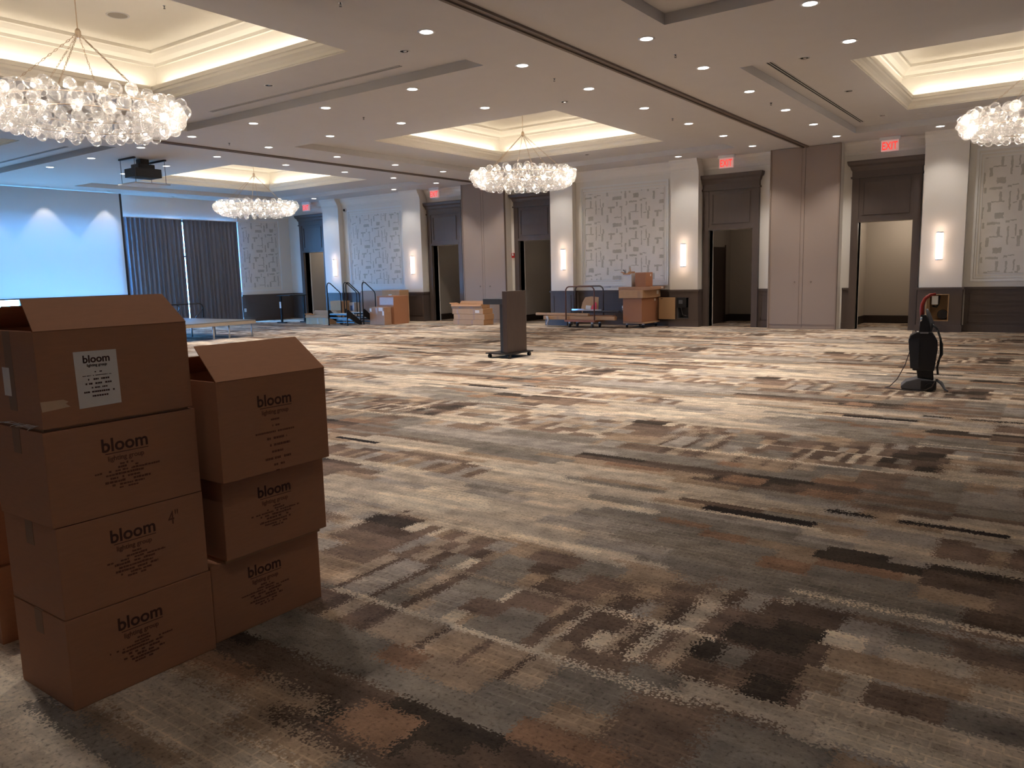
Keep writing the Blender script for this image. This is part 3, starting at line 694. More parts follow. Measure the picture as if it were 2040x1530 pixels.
# globe layout shared by all four: cluster wrapped round the ring
lay = []
g = random.Random(11)
ROWS = [(1.12, 3.80, 34, .066), (0.96, 3.85, 26, .060), (1.20, 3.70, 36, .062), (1.21, 3.60, 36, .060), (1.17, 3.50, 34, .060), (1.08, 3.42, 30, .056), (0.94, 3.40, 24, .054), (0.82, 3.48, 20, .058), (0.78, 3.60, 18, .060), (0.84, 3.74, 20, .060), (1.02, 3.66, 26, .062), (1.02, 3.54, 26, .060)]
for ri, (rr, z, n, s) in enumerate(ROWS):
    for k in range(n):
        a = 2*pi*(k + 0.5*(ri % 2))/n + g.uniform(-.05, .05)
        q_ = rr + g.uniform(-.035, .035)
        zz = 3.61 + (z + g.uniform(-.03, .03) - 3.62)*0.74; q_ *= 0.93 + 0.16*(zz-3.61)/0.17*0.5
        lay.append((q_*cos(a), q_*sin(a), zz, s*1.12*g.uniform(.78, 1.2)))
lay_bulb = []
for ri, (rr, z, n) in enumerate(((1.09, 3.73, 20), (1.03, 3.55, 18))):
    for k in range(n):
        a = 2*pi*(k + 0.5*ri)/n; lay_bulb.append((rr*cos(a), rr*sin(a), z))
CH = [((CXS[1], CYS[0], 0), 'glass bubble ring chandelier nearest to the camera, upper left of the photo'),
      ((CXS[1], CYS[1], 0), 'glass bubble ring chandelier in the middle bay, in front of the partition and patterned panel'),
      ((CXS[0], CYS[1], 0), 'small-looking glass bubble ring chandelier in front of the grey drapes'),
      ((CXS[2], CYS[1], 0), 'glass bubble ring chandelier cut by the right edge of the photo')]
for loc, label in CH:
    root = chandelier(loc, label)
    ang = 0.0
    # the hundred globes that show largest (nearest the camera) are parts, the rest one mass
    order = sorted(lay, key=lambda p: (p[0]+loc[0])**2 + (p[1]+loc[1])**2)
    for x, y, z, s in order[:100]:
        o = bpy.data.objects.new('glass_globe', globe_me); COL.objects.link(o); o.parent = root; o.location = (x, y, z); o.scale = (s, s, s*1.06)
    V, Fc = [], []
    tv = [v.co.copy() for v in globe_me.vertices]; tf = [tuple(p.vertices) for p in globe_me.polygons]
    for x, y, z, s in order[100:]:
        b0 = len(V); V += [(x+v.x*s, y+v.y*s, z+v.z*s*1.06) for v in tv]; Fc += [tuple(i+b0 for i in f) for f in tf]
    me = bpy.data.meshes.new('glass_globe_cluster'); me.from_pydata(V, [], Fc); me.materials.append(m_globe)
    me.polygons.foreach_set('use_smooth', [True]*len(Fc))
    o = bpy.data.objects.new('glass_globe_cluster', me); COL.objects.link(o); o.parent = root; o['kind'] = 'stuff'
    for x, y, z in lay_bulb:
        o = bpy.data.objects.new('bulb', bulb_me); COL.objects.link(o); o.parent = root; o.location = (x, y, z)

# ------------------------------------------------------------------ ceiling fittings
COLN = {-20.2: 'above the stage', -18.2: 'just right of the stage', -16.1: 'column just left of far track', -14.23: 'column just right of far track',
        -12.28: 'by the far tray edge', -10.33: 'in line with the middle chandelier', -8.37: 'right side of middle tray',
        -6.33: 'column just left of near track', -4.47: 'column just right of near track', -2.53: 'right of near track by slot diffuser'}
ROWN = {7.2: 'level with the near tray', 9.15: 'nearer cross row', 10.95: 'farther cross row', 12.87: 'near edge of far trays', 14.8: 'level with far chandeliers', 16.65: 'far edge of far trays', 18.5: 'last before the door wall', 18.8: 'by the door wall'}
def downlight():
    root = empty('recessed_downlight', (0,0,H), '', 'downlight', 'round recessed downlights lit in the ceiling')
    MB().lathe([(0.088,-0.008),(0.105,-0.004),(0.105,-0.0005),(0.078,-0.0005),(0.075,-0.006)], n=20).build('trim_ring', m_white, root, True)
    MB().lathe([(0.001,-0.0055),(0.076,-0.0055),(0.076,-0.0025),(0.001,-0.0025)], n=20).build('lens', m_lens, root)
    return root
proto = downlight(); first = True
pts = []
for x in (-6.33, -4.47, -14.23, -16.1):
    for y in (7.2, 9.15, 10.95, 12.87, 14.8, 16.65, 18.5):
        if x < -14 and y < 9: continue
        if x == -4.47 and y == 7.2: continue
        pts.append((x, y))
for x in (-2.53, -8.37, -10.33, -12.28, -18.2, -20.2):
    for y in (9.15, 10.95): pts.append((x, y))
pts += [(-8.31, 18.8), (-18.19, 18.8), (-2.5, 18.8), (-12.2, 18.8), (-22.1, 18.8)]
for x, y in pts:
    cn = COLN.get(x, None); rn = ROWN[y]
    if cn is None:
        cn = {-8.31: 'above the sconce beside the cartons', -18.19: 'above the sconce behind the steps', -2.5: 'above the rightmost sconce', -12.2: 'above the sconce left of the cart', -22.1: 'above the farthest sconce'}[x]
    lab = 'round lit downlight, %s, %s' % (cn, rn)
    if first: o = proto; o.location = (x, y, H); o['label'] = lab; first = False
    else: o = copy_tree(proto, (x, y, H), lab)
    e = K_DOWN if y < 18.7 else 14
    sp_ = light('SPOT', 'downlight_lamp', (x, y, H-0.03), e, W_DOWN, spot_size=radians(104), spot_blend=0.7, shadow_soft_size=0.06)
for x, y, lab in ((-4.47, 7.2, 'just above the top edge of the picture'), (-4.47, 5.3, 'second above the top edge of the picture'), (-4.47, 3.4, 'third above the top edge of the picture'),
                  (-4.47, 1.4, 'beside the foreground cartons'), (-0.6, 0.5, 'directly above the viewpoint')):  # unseen downlights, added to brighten the near floor
    copy_tree(proto, (x, y, H), 'added round downlight out of view, ' + lab)
    light('SPOT', 'downlight_lamp', (x, y, H-0.03), K_DOWN*(1.0 if y > 7 else 0.3 if y < 1 else 0.75), W_DOWN, spot_size=radians(104), spot_blend=0.7, shadow_soft_size=0.06)
# wall washers for pilasters, panels and screen
for x in (-22.1, -18.19, -12.2, -10.25, -8.31, -2.5):
    s_ = light('SPOT', 'wall_wash_lamp', (x, 18.7 if x != -10.25 else 17.6, (H if x != -10.25 else HR)-0.03), 9 if x != -10.25 else 16, W_DOWN, spot_size=radians(75), spot_blend=0.9, shadow_soft_size=0.05)
    s_.rotation_euler = (radians(22), 0, 0)
for y in (7.35, 9.10, 10.85, 12.60, 14.9, 16.6):
    s_ = light('SPOT', 'screen_wash_lamp', (XL+(0.70 if y < 13.2 else 0.38), y, H-0.04), 20 if y < 13.2 else 8, (1, .93, .85), spot_size=radians(70), spot_blend=0.35, shadow_soft_size=0.03)

def eyelet():
    root = empty('accent_spotlight', (0,0,H), '', 'ceiling spot', 'small adjustable accent spots in the ceiling')
    MB().lathe([(0.06,-0.006),(0.075,-0.003),(0.075,-0.0005),(0.05,-0.0005)], n=16).build('trim_ring', m_white, root, True)
    MB().lathe([(0.001,-0.004),(0.055,-0.004),(0.055,-0.001),(0.001,-0.001)], n=16).build('aperture', m_dark, root)
    MB().lathe([(0.001,-0.012),(0.02,-0.012),(0.028,-0.004),(0.001,-0.004)], 0.012, 0, 12).build('lamp_face', m_chrome, root)
    return root
proto = eyelet(); first = True
for x, y, z, lab in [(-7.43, 12.0, HR, 'near corner of the middle tray'), (-7.39, 7.95, HR, 'far corner of the near tray'), (-10.2, 7.93, HR, 'behind the near tray, by its slot diffuser'),
                     (-3.35, 11.9, HR, 'beside the near end of the right tray'), (-3.35, 14.6, HR, 'halfway along the right tray'), (-3.35, 17.4, HR, 'beside the far end of the right tray'),
                     (-10.25, 17.6, HR, 'between the middle tray and the patterned panel'), (-12.82, 7.93, HR, 'right of the near chandelier, beyond the slot diffuser')]:
    lab = 'small round accent spot in the ceiling, ' + lab
    if first: o = proto; o.location = (x, y, z); o['label'] = lab; first = False
    else: copy_tree(proto, (x, y, z), lab)
for y, n in ((7.35, 'above the hidden left part of the screen'), (9.10, 'second over the screen'), (10.85, 'over the middle of the screen'), (12.60, 'over the right end of the screen'), (14.9, 'over the left drape'), (16.6, 'over the right drape')):
    copy_tree(proto, (XL+(0.70 if y < 13.2 else 0.38), y, H), 'small accent spot close to the window wall, ' + n)
def sprinkler():
    root = empty('sprinkler_head', (0,0,H), '', 'sprinkler', 'sprinkler heads hanging from the ceiling')
    MB().lathe([(0.001,0),(0.035,-0.0005),(0.033,-0.008),(0.001,-0.009)], n=14).build('escutcheon', m_chrome, root)
    mb = MB(); mb.tube([(0,0,-0.008),(0,0,-0.03)], 0.010); mb.tube([(0.014,0,-0.02),(0.018,0,-0.045),(0,0,-0.06)], 0.004, 6); mb.tube([(-0.014,0,-0.02),(-0.018,0,-0.045),(0,0,-0.06)], 0.004, 6)
    mb.build('body', m_black, root)
    MB().lathe([(0.001,-0.06),(0.024,-0.06),(0.024,-0.064),(0.001,-0.064)], n=14).build('deflector', m_black, root)
    return root
proto = sprinkler(); proto.scale = (.65, .65, .65); first = True
for x, y, z, lab in [(-6.39, 10.05, H, 'left of the near partition track, between the two cross rows'), (-4.49, 10.05, H, 'right of the near partition track, between the two cross rows'),
                     (-10.45, 10.12, H, 'between the near and the middle tray'), (-4.48, 14.0, H, 'beside the middle of the right-hand slot diffuser'),
                     (-6.35, 14.1, H, 'between the middle tray and the near partition track'), (-6.35, 5.9, H, 'at the top edge, above the near track'),
                     (-14.37, 10.08, H, 'in front of the projector, past the near chandelier'), (-10.44, 6.45, HT, 'inside the near tray by its speaker'),
                     (-9.6, 15.9, HT, 'inside the middle tray')]:
    lab = 'small dark sprinkler head, ' + lab
    if first: o = proto; o.location = (x, y, z); o['label'] = lab; first = False
    else: copy_tree(proto, (x, y, z), lab)
def speaker():
    root = empty('ceiling_speaker', (0,0,HT), '', 'ceiling speaker', 'round ceiling speakers inside the trays')
    MB().lathe([(0.13,-0.004),(0.15,-0.007),(0.155,-0.0005),(0.13,-0.0005)], n=24).build('rim', m_ceil, root, True)
    MB().lathe([(0.001,-0.004),(0.131,-0.004),(0.131,-0.001),(0.001,-0.001)], n=24).build('grille', mat('speaker_grille', (158, 148, 136), 0.7, noise=0.3, scale=400), root)
    return root
proto = speaker()
proto.location = (-11.3, 6.25, HT); proto['label'] = 'round speaker grille in the tray above the near chandelier'
copy_tree(proto, (-11.28, 15.7, HT), 'round speaker grille in the middle tray'); copy_tree(proto, (-1.8, 15.7, HT), 'round speaker grille in the right-hand tray')

def slot(x0, x1, y0, y1, z, label):
    lx, ly = x1-x0, y1-y0; root = empty('slot_diffuser', ((x0+x1)/2, (y0+y1)/2, z), label, 'air diffuser', 'long slot air diffusers in the ceiling')
    a, b = lx/2, ly/2
    along = lx > ly
    mb = MB()
    for s in (-1, 0, 1):
        if along: mb.box(-a, a, s*b*0.86-0.006, s*b*0.86+0.006, -0.008, -0.0005)
        else: mb.box(s*a*0.86-0.006, s*a*0.86+0.006, -b, b, -0.008, -0.0005)
    mb.build('frame', m_ceil, root)
    for s in (-0.5, 0.5):
        mb = MB()
        if along: mb.box(-a, a, s*b*0.86-b*0.28, s*b*0.86+b*0.28, -0.003, -0.0004)
        else: mb.box(s*a*0.86-a*0.28, s*a*0.86+a*0.28, -b, b, -0.003, -0.0004)
        mb.build('slot', m_dark, root)
slot(-3.87, -3.77, 11.75, 17.85, HR, 'long dark twin slot diffuser beside the right-hand tray')
slot(-3.87, -3.77, 2.3, 8.39, HR, 'long dark twin slot diffuser cut by the top edge of the photo')
slot(-12.5, -7.93, 8.40, 8.48, HR, 'long slot diffuser behind the near tray')
slot(-22.2, -17.77, 8.40, 8.48, HR, 'long slot diffuser above the projection screen')
slot(-2.8, 1.6, 17.74, 17.81, HR, 'thin slot diffuser between the right-hand tray and the door wall')

# projector on its ceiling lift
pr = empty('ceiling_projector', (-17.62, 10.02, 0), 'dark projector hanging under the ceiling in a rod cage with a drop panel', 'projector')
for i, (x, y) in enumerate(((-0.30,-0.36),(0.30,-0.36),(0.30,0.36),(-0.30,0.36))): MB().tube([(x,y,3.76),(x,y,H-0.004)], 0.007, 6).build('rod', m_grey, pr)
MB().box(-0.36,0.36,-0.43,0.43,3.735,3.76).build('drop_panel', m_ceil, pr)
mb = MB(); mb.box(-0.33,0.33,-0.39,-0.34,H-0.04,H-0.004); mb.box(-0.33,0.33,0.34,0.39,H-0.04,H-0.004); mb.box(-0.1,0.1,-0.1,0.1,4.12,H-0.004); mb.build('mount', m_black, pr)
MB().box(-0.26,0.24,-0.31,0.31,3.90,4.10).bevel(0.02).build('body', mat('projector_body', (46,48,54),0.4), pr)
MB().box(-0.16,0.16,-0.20,0.20,4.09,4.20).bevel(0.02).build('top_housing', mat('projector_body', (46,48,54),0.4), pr)
MB().lathe([(0.001,-0.33),(0.055,-0.33),(0.062,-0.30),(0.062,-0.25),(0.001,-0.25)], 0.0, 4.0, 20, 'x').build('lens', m_black, pr)

# ------------------------------------------------------------------ sconces, exit signs and small wall fittings
def sconce(x, y, label, first=[None]):
    if first[0]:
        return copy_tree(first[0], (x, y, 1.88), label)
    root = empty('wall_sconce', (x, y, 1.88), label, 'wall lamp', 'lit half-round wall sconces')
    mb = MB(); n = 12
    pts_ = [(-0.065+0.0, 0.0)] + [(0.065*-cos(pi*k/n), -0.02-0.075*sin(pi*k/n)) for k in range(n+1)] + [(0.065, 0.0)]
    mb.slab([(a, b, -0.285) for a, b in pts_], (0,0,0.57)); mb.build('shade', m_sconce, root)
    for z in (-0.305, 0.285):
        mb = MB(); pts2 = [(-0.072, 0.0)] + [(0.072*-cos(pi*k/n), -0.02-0.082*sin(pi*k/n)) for k in range(n+1)] + [(0.072, 0.0)]
        mb.slab([(a, b, z) for a, b in pts2], (0,0,0.02)); mb.build('end_cap', m_chrome, root)
    first[0] = root
    return root
SC = [(-2.49, 'lit sconce right of the exit door on the right'), (-8.46, 'lit sconce between the cartons and the nearer wide door'), (-12.18, 'lit sconce left of the brushstroke panel above the orange cart'),
      (-18.13, 'lit sconce right of the brushstroke panel behind the stage steps'), (-21.98, 'lit sconce above the stage steps, farthest one')]
for x, lab in SC:
    sconce(x, YW-0.001, lab)
    light('POINT', 'sconce_lamp', (x, YW-0.18, 2.24), 0.7, (1, .75, .6), shadow_soft_size=0.04); light('POINT', 'sconce_lamp', (x, YW-0.18, 1.52), 0.6, (1, .75, .6), shadow_soft_size=0.04)

def exit_sign(x, y, label):
    root = empty('exit_sign', (x, y, 4.12), label, 'exit sign', 'red exit signs over the doors')
    MB().box(-0.175,0.175,-0.03,0.03,-0.12,0.12).bevel(0.006).build('face', m_exitbg, root)
    MB().box(-0.21,0.21,-0.04,0.04,0.12,0.196).build('mount', m_white, root)
    add_text('lettering', 'EXIT', 0.235, m_exit, root, (0,-0.032,-0.083), (pi/2,0,0), sx=0.66, bold=0.003, label='red letters')
exit_sign(-3.56, YD-0.42, 'red exit sign over the doorway on the right')
exit_sign(-7.30, YD-0.42, 'red exit sign over the doorway left of the tan partition')
exit_sign(-17.0, YD-0.42, 'red exit sign over the doorway left of the grey partition')
exit_sign(-23.3, YD-0.42, 'red exit sign beside the farthest chandelier')

def alarm(x, y, z, label):
    root = empty('fire_alarm_strobe', (x, y, z), label, 'fire alarm', 'red fire alarm strobes on the wall')
    MB().box(-0.06,0.06,-0.05,0,-0.075,0.075).bevel(0.006).build('body', m_red, root)
    MB().box(-0.02,0.02,-0.07,-0.05,-0.01,0.06).build('strobe_lens', m_white, root)
alarm(-22.62, YD-0.001, 2.08, 'red fire alarm strobe beside the farthest doorway'); alarm(-14.2, YD-0.001, 2.07, 'red fire alarm strobe between the grey partition and a doorway')
sc_ = empty('security_camera', (-21.52, YP-0.001, 3.92), 'small round security camera above the far brushstroke panel', 'camera')
MB().lathe([(0.001,0),(0.075,0),(0.075,-0.02),(0.06,-0.035),(0.001,-0.035)], 0,0,16,'y').build('base', m_white, sc_)
MB().sphere((0,-0.045,0), 0.045, 14, 8).build('dome', m_black, sc_, True)
def outlet(loc, label, ax='y'):
    root = empty('wall_outlet', loc, label, 'outlet', 'outlets in the wainscot', rz=(0 if ax == 'y' else pi/2))
    MB().box(-0.04,0.04,-0.008,0,-0.06,0.06).build('cover_plate', m_white, root)
    mb = MB(); mb.box(-0.015,0.015,-0.011,-0.008,0.012,0.042); mb.box(-0.015,0.015,-0.011,-0.008,-0.042,-0.012); mb.build('socket', m_grey, root)
outlet((-10.33, YP-0.021, 0.48), 'white outlet in the dark wainscot behind the orange cart')
outlet((XL+0.034, 17.62, 0.42), 'white outlet in the wainscot beside the right drape', 'x')

# open service niches in two pilasters
def niche(i, label, closed_dx):
    na, nb_, n0, n1 = NICHES[i]; root = empty('service_cabinet', (na, YW, n0), label, 'wall cabinet', 'open service cabinets in the pilaster wainscot')
    w_, h_ = nb_-na, n1-n0; mb = MB()
    mb.box(0,w_,0.30,0.31,0,h_); mb.box(0,0.012,0,0.30,0,h_); mb.box(w_-0.012,w_,0,0.30,0,h_); mb.box(0.012,w_-0.012,0,0.30,0,0.012); mb.box(0.012,w_-0.012,0,0.30,h_-0.012,h_)
    mb.build('housing', m_tan if i == 4 else m_grey, root)
    mb = MB(); mb.box(-0.012,w_+0.012,-0.03,-0.021,h_,h_+0.012); mb.box(-0.012,w_+0.012,-0.03,-0.021,-0.012,0); mb.box(-0.012,0,-0.03,-0.021,0,h_); mb.box(w_,w_+0.012,-0.03,-0.021,0,h_); mb.build('frame', m_tan if i == 4 else m_wood, root)
    if i == 4:
        MB().box(0.05,0.17,0.02,0.16,h_*0.62,h_-0.03).build('control_box', m_white, root)
        MB().tube([(0.06,0.12,h_*0.55),(0.14,0.1,h_*0.52),(0.17,0.12,h_*0.62),(0.18,0.14,h_-0.03)], 0.022).build('hose', m_black, root)
        MB().lathe([(0.001,0.05),(0.10,0.05),(0.11,0.09),(0.10,0.14),(0.001,0.14)], 0.27, 0.13, 18, 'y').build('cable_reel', m_black, root)
        MB().box(-0.02,0.0,-0.36,-0.03,0,h_).build('door', m_tan, root)
    else:
        MB().box(0.0,w_-0.05,-0.06,0.14,h_-0.27,h_-0.01).bevel(0.01).build('control_box', m_black, root)
        MB().box(0.06,0.17,-0.066,-0.061,h_-0.17,h_-0.07).build('display', m_grey, root)
        MB().tube([(0.06,0.1,h_*0.5),(0.1,0.1,0.1),(0.2,0.12,0.06)], 0.012).build('hose', m_grey, root)
        d_ = MB().box(-0.50,-0.03,-0.10,-0.078,-0.02,h_+0.0).build('door', m_tan, root); d_['label'] = 'tan inner side of the open door'
        MB().box(-0.42,-0.12,-0.106,-0.10,0.06,0.10).build('label_plate', m_tan, d_)
        MB().tube([(-0.44,-0.11,h_-0.03),(-0.38,-0.11,h_-0.03)], 0.008, 6).build('latch', m_black, d_)
niche(3, 'open service cabinet with tan door and black unit right of the carton dolly', 0)
niche(4, 'open service cabinet with pipes and reel behind the vacuum cleaner', 0)

# ------------------------------------------------------------------ cartons
def scribble(parent, m, cx_, w_, z, h, x, seed, axis='x', density=0.72):
    r = random.Random(seed); mb = MB(); a = cx_-w_/2
    while a < cx_+w_/2:
        l = r.uniform(0.35, 1.1)*h
        if r.random() < density:
            hh = h*r.uniform(.55, 1)
            if axis == 'x': mb.box(x, x+0.0007, a, min(a+l*0.8, cx_+w_/2), z, z+hh)
            else: mb.box(a, min(a+l*0.8, cx_+w_/2), x-0.0007, x, z, z+hh)
        a += l
    return mb
def print_block(parent, m, cx_, ztop, x, rows, seed):
    mb = MB(); r = random.Random(seed); z = ztop
    for w_, h in rows:
        a = cx_-w_/2; z -= h
        while a < cx_+w_/2-0.002:
            l = r.uniform(.5, 1.5)*h
            if r.random() < 0.78: mb.box(x, x+0.0006, a, min(a+l*.82, cx_+w_/2), z, z+h*r.uniform(.55,.8))
            a += l
        z -= h*0.22
    return mb.build('printed_lettering', m, parent)
def carton(x0, x1, y0, y1, z0, z1, label, logo_y=None, open_flap=False, seed=1, rz=0.0, tall_print=False, group=None):
    cx_, cy_ = (x0+x1)/2, (y0+y1)/2; w_, d_, h_ = (x1-x0)/2, (y1-y0)/2, z1-z0
    root = empty('cardboard_box', (cx_, cy_, z0), label, 'box', group, rz=rz)
    m = m_card
    if not open_flap:
        MB().box(-w_, w_, -d_, d_, 0, h_).bevel(0.005, 2).build('body', m, root)
        # seam of the top flaps and the tape over it
        MB().box(-0.03, 0.03, -d_+0.002, d_-0.002, h_-0.0005, h_+0.0008).build('tape', m_tape, root)
        MB().box(-0.03, 0.03, -d_-0.001, -d_+0.0005, h_-0.09, h_-0.002).build('tape', m_tape2, root)
    else:
        t_ = 0.005; mb = MB()
        mb.box(-w_, w_, -d_, -d_+t_, 0, h_); mb.box(-w_, w_, d_-t_, d_, 0, h_); mb.box(-w_, -w_+t_, -d_+t_, d_-t_, 0, h_); mb.box(w_-t_, w_, -d_+t_, d_-t_, 0, h_); mb.box(-w_+t_, w_-t_, -d_+t_, d_-t_, 0, t_)
        mb.build('body', m, root)
        fx = open_flap
        # front flap leaning inwards, back flap standing, one end flap folded up
        def flap(a, b, c_, e, th=0.004):
            n = (Vector(b)-Vector(a)).cross(Vector(e)-Vector(a)).normalized()*th
            return MB().slab([a, b, c_, e], n).build('flap', m, root)
        dx, dz, tp = fx
        flap((w_, -d_, h_), (w_, d_, h_), (w_-dx, d_-tp, h_+dz), (w_-dx, -d_+0.012, h_+dz))
        flap((-w_, d_, h_), (-w_, -d_, h_), (-w_+0.12, -d_+0.03, h_+0.08), (-w_+0.12, d_-0.02, h_+0.08))
        flap((w_-0.01, d_, h_), (-w_+0.01, d_, h_), (-w_+0.05, d_-0.13, h_+0.05), (w_-0.06, d_-0.13, h_+0.05))
        flap((-w_+0.01, -d_, h_), (w_-0.01, -d_, h_), (w_-0.04, -d_+0.16, h_-0.06), (-w_+0.04, -d_+0.16, h_-0.06))
    if logo_y is not None:
        ly = logo_y-cy_; lz = h_-0.105 if not tall_print else h_-0.125
        add_text('printed_logo', 'bloom', 0.068, m_ink, root, (w_+0.0002, ly, lz), FX, sx=1.0, bold=0.0012, label='dark printed word')
        mb = MB().box(w_+0.0002, w_+0.0008, ly-0.075, ly+0.086, lz-0.010, lz-0.0075); mb.build('rule', m_ink, root)
        add_text('printed_tagline', 'lighting group', 0.026, m_inkl, root, (w_+0.0002, ly, lz-0.036), FX, sx=0.95, bold=0.0003)
        if tall_print:
            rows = [(.05,.010),(.04,.010),(.21,.010),(.10,.013),(.13,.013),(.06,.012),(.13,.013),(.06,.012),(.03,.008)]
            mb = MB(); r = random.Random(seed); z = lz-0.055
            for ww, h in rows:
                a = ly-ww/2
                while a < ly+ww/2-0.002:
                    l = r.uniform(.5,1.3)*h
                    if r.random() < .82: mb.box(w_+.0002, w_+.0008, a, min(a+l*.8, ly+ww/2), z-h, z-h*.25)
                    a += l
                z -= h+0.016
            mb.build('printed_lettering', m_inkl, root)
        else:
            print_block(root, m_inkl, ly, lz-0.045, w_+0.0002, [(.05,.010),(.09,.010),(.25,.009),(.16,.011),(.13,.011),(.17,.011),(.12,.010),(.07,.009)], seed)
    return root
G1 = 'printed shipping cartons stacked in the foreground'
b1 = carton(-3.20, -2.79, 1.155, 1.722, 0, 0.335, 'closed printed carton on the carpet, bottom of the left foreground stack', 1.42, seed=1, group=G1)
b2 = carton(-3.205, -2.792, 1.158, 1.715, 0.337, 0.670, 'printed carton with a handwritten 4, second from the floor in the left foreground stack', 1.425, seed=2, group=G1)
add_text('handwriting', '4"', 0.075, m_inkl, b2, (0.2067, 0.150, 0.235), FX, sx=0.7, label='handwritten mark')
b3 = carton(-3.20, -2.79, 1.150, 1.712, 0.672, 1.008, 'printed carton directly under the open taped one, left foreground stack', 1.425, seed=3, group=G1)
b4 = carton(-3.20, -2.785, 1.152, 1.700, 1.020, 1.348, 'open carton with a white shipping label, on top of the left foreground stack', None, open_flap=(0.10, 0.107, 0.03), seed=4, group=G1)
b5 = carton(-3.236, -2.826, 1.745, 2.309, 0, 0.332, 'closed printed carton on the carpet, bottom of the shorter foreground stack', 2.005, seed=5, group=G1)
b6 = carton(-3.19, -2.78, 1.795, 2.325, 0.350, 0.683, 'printed carton in the middle of the shorter foreground stack', 2.05, seed=6, group=G1)
b7 = carton(-3.12, -2.71, 1.760, 2.305, 0.700, 1.106, 'taller open carton with raised flap on top of the shorter foreground stack', 2.03, open_flap=(0.15, 0.135, 0.03), seed=7, tall_print=True, group=G1)
# trimmings under the gaps: folded top flaps between cartons
for nm, bx, x0, x1, y0, y1, z in (('flap', b6, -3.18, -2.80, 1.80, 2.30, 0.333), ('flap', b4, -3.19, -2.80, 1.16, 1.69, 1.009), ('flap', b7, -3.15, -2.8, 1.8, 2.29, 0.684)):
    c_ = bx.location; MB().box(x0-c_.x, x1-c_.x, y0-c_.y, y1-c_.y, z-c_.z, -0.0005).build(nm, m_cardin, bx)
# label, tapes and end label on the open carton
c_ = b4.location; wx = 0.2075
def on4(y, z): return (y-c_.y, z-c_.z)
lb = MB(); pts_ = [on4(1.272,1.271), on4(1.421,1.269), on4(1.424,1.075), on4(1.276,1.072)]
lb.slab([(wx+.0004, a, b) for a, b in pts_], (0.0006,0,0)); lab_o = lb.build('shipping_label', m_paper, b4); lab_o['label'] = 'white shipping label'
add_text('label_logo', 'bloom', 0.037, m_ink, lab_o, (wx+.0012, 1.349-c_.y, 1.230-c_.z), FX, bold=0.0008)
add_text('label_tagline', 'lighting group', 0.0135, m_ink, lab_o, (wx+.0012, 1.349-c_.y, 1.216-c_.z), FX, sx=0.95, bold=0.0002)
mb = MB(); z = 1.198; r_ = random.Random(5)
for ww, h in ((.02,.004),(.105,.0025),(.07,.006),(.09,.006),(.05,.005),(.105,.006),(.05,.006)):
    a = 1.349-ww/2
    while a < 1.349+ww/2:
        l = r_.uniform(.6,1.4)*h*1.2
        if r_.random() < .85: mb.box(wx+.0012, wx+.0016, a-c_.y, a+l*.8-c_.y, z-h-c_.z, z-c_.z)
        a += l
    z -= h+.009
mb.build('label_print', m_ink, lab_o)
MB().slab([(wx+.0003, a, b) for a, b in (on4(1.152,1.114), on4(1.225,1.113), on4(1.242,1.104), on4(1.232,1.098), on4(1.247,1.086), on4(1.2,1.082), on4(1.155,1.079))], (0.0006,0,0)).build('torn_tape', mat('torn_tape', (206,170,136), .4, noise=.1, scale=40), b4)
MB().box(-0.06,-0.004,-0.2748,-0.2742,0.10,0.20).build('end_label', m_paper, b4)
MB().box(-0.03,0.03,-0.2746,-0.2741,0.05,0.328).build('tape', m_tape2, b4)
m_film = mat('stretch_film', (225, 205, 190), 0.12, spec=1.0, noise=.1)
mb = MB()
for k in range(7):
    yy = 1.150-0.002*k; mb.tube([(-0.16+.05*k-0.02, -0.276-.002*k, -0.008+.004*(k%3)), (-0.05+.03*k, -0.279, 0.004+.006*(k%2)), (0.12+.01*k, -0.277, -0.006+.003*k)], 0.0012, 4)
mb.build('loose_film', m_film, b4)
# third stack, mostly hidden at the left edge
carton(-4.0, -3.585, 1.235, 1.80, 0, 0.335, 'dim carton on the carpet at the left edge, behind the tall foreground stack', None, seed=8, group=G1)
carton(-4.01, -3.60, 1.235, 1.80, 0.337, 0.672, 'dim carton stacked above another at the left edge, behind the tall foreground stack', None, seed=9, group=G1)

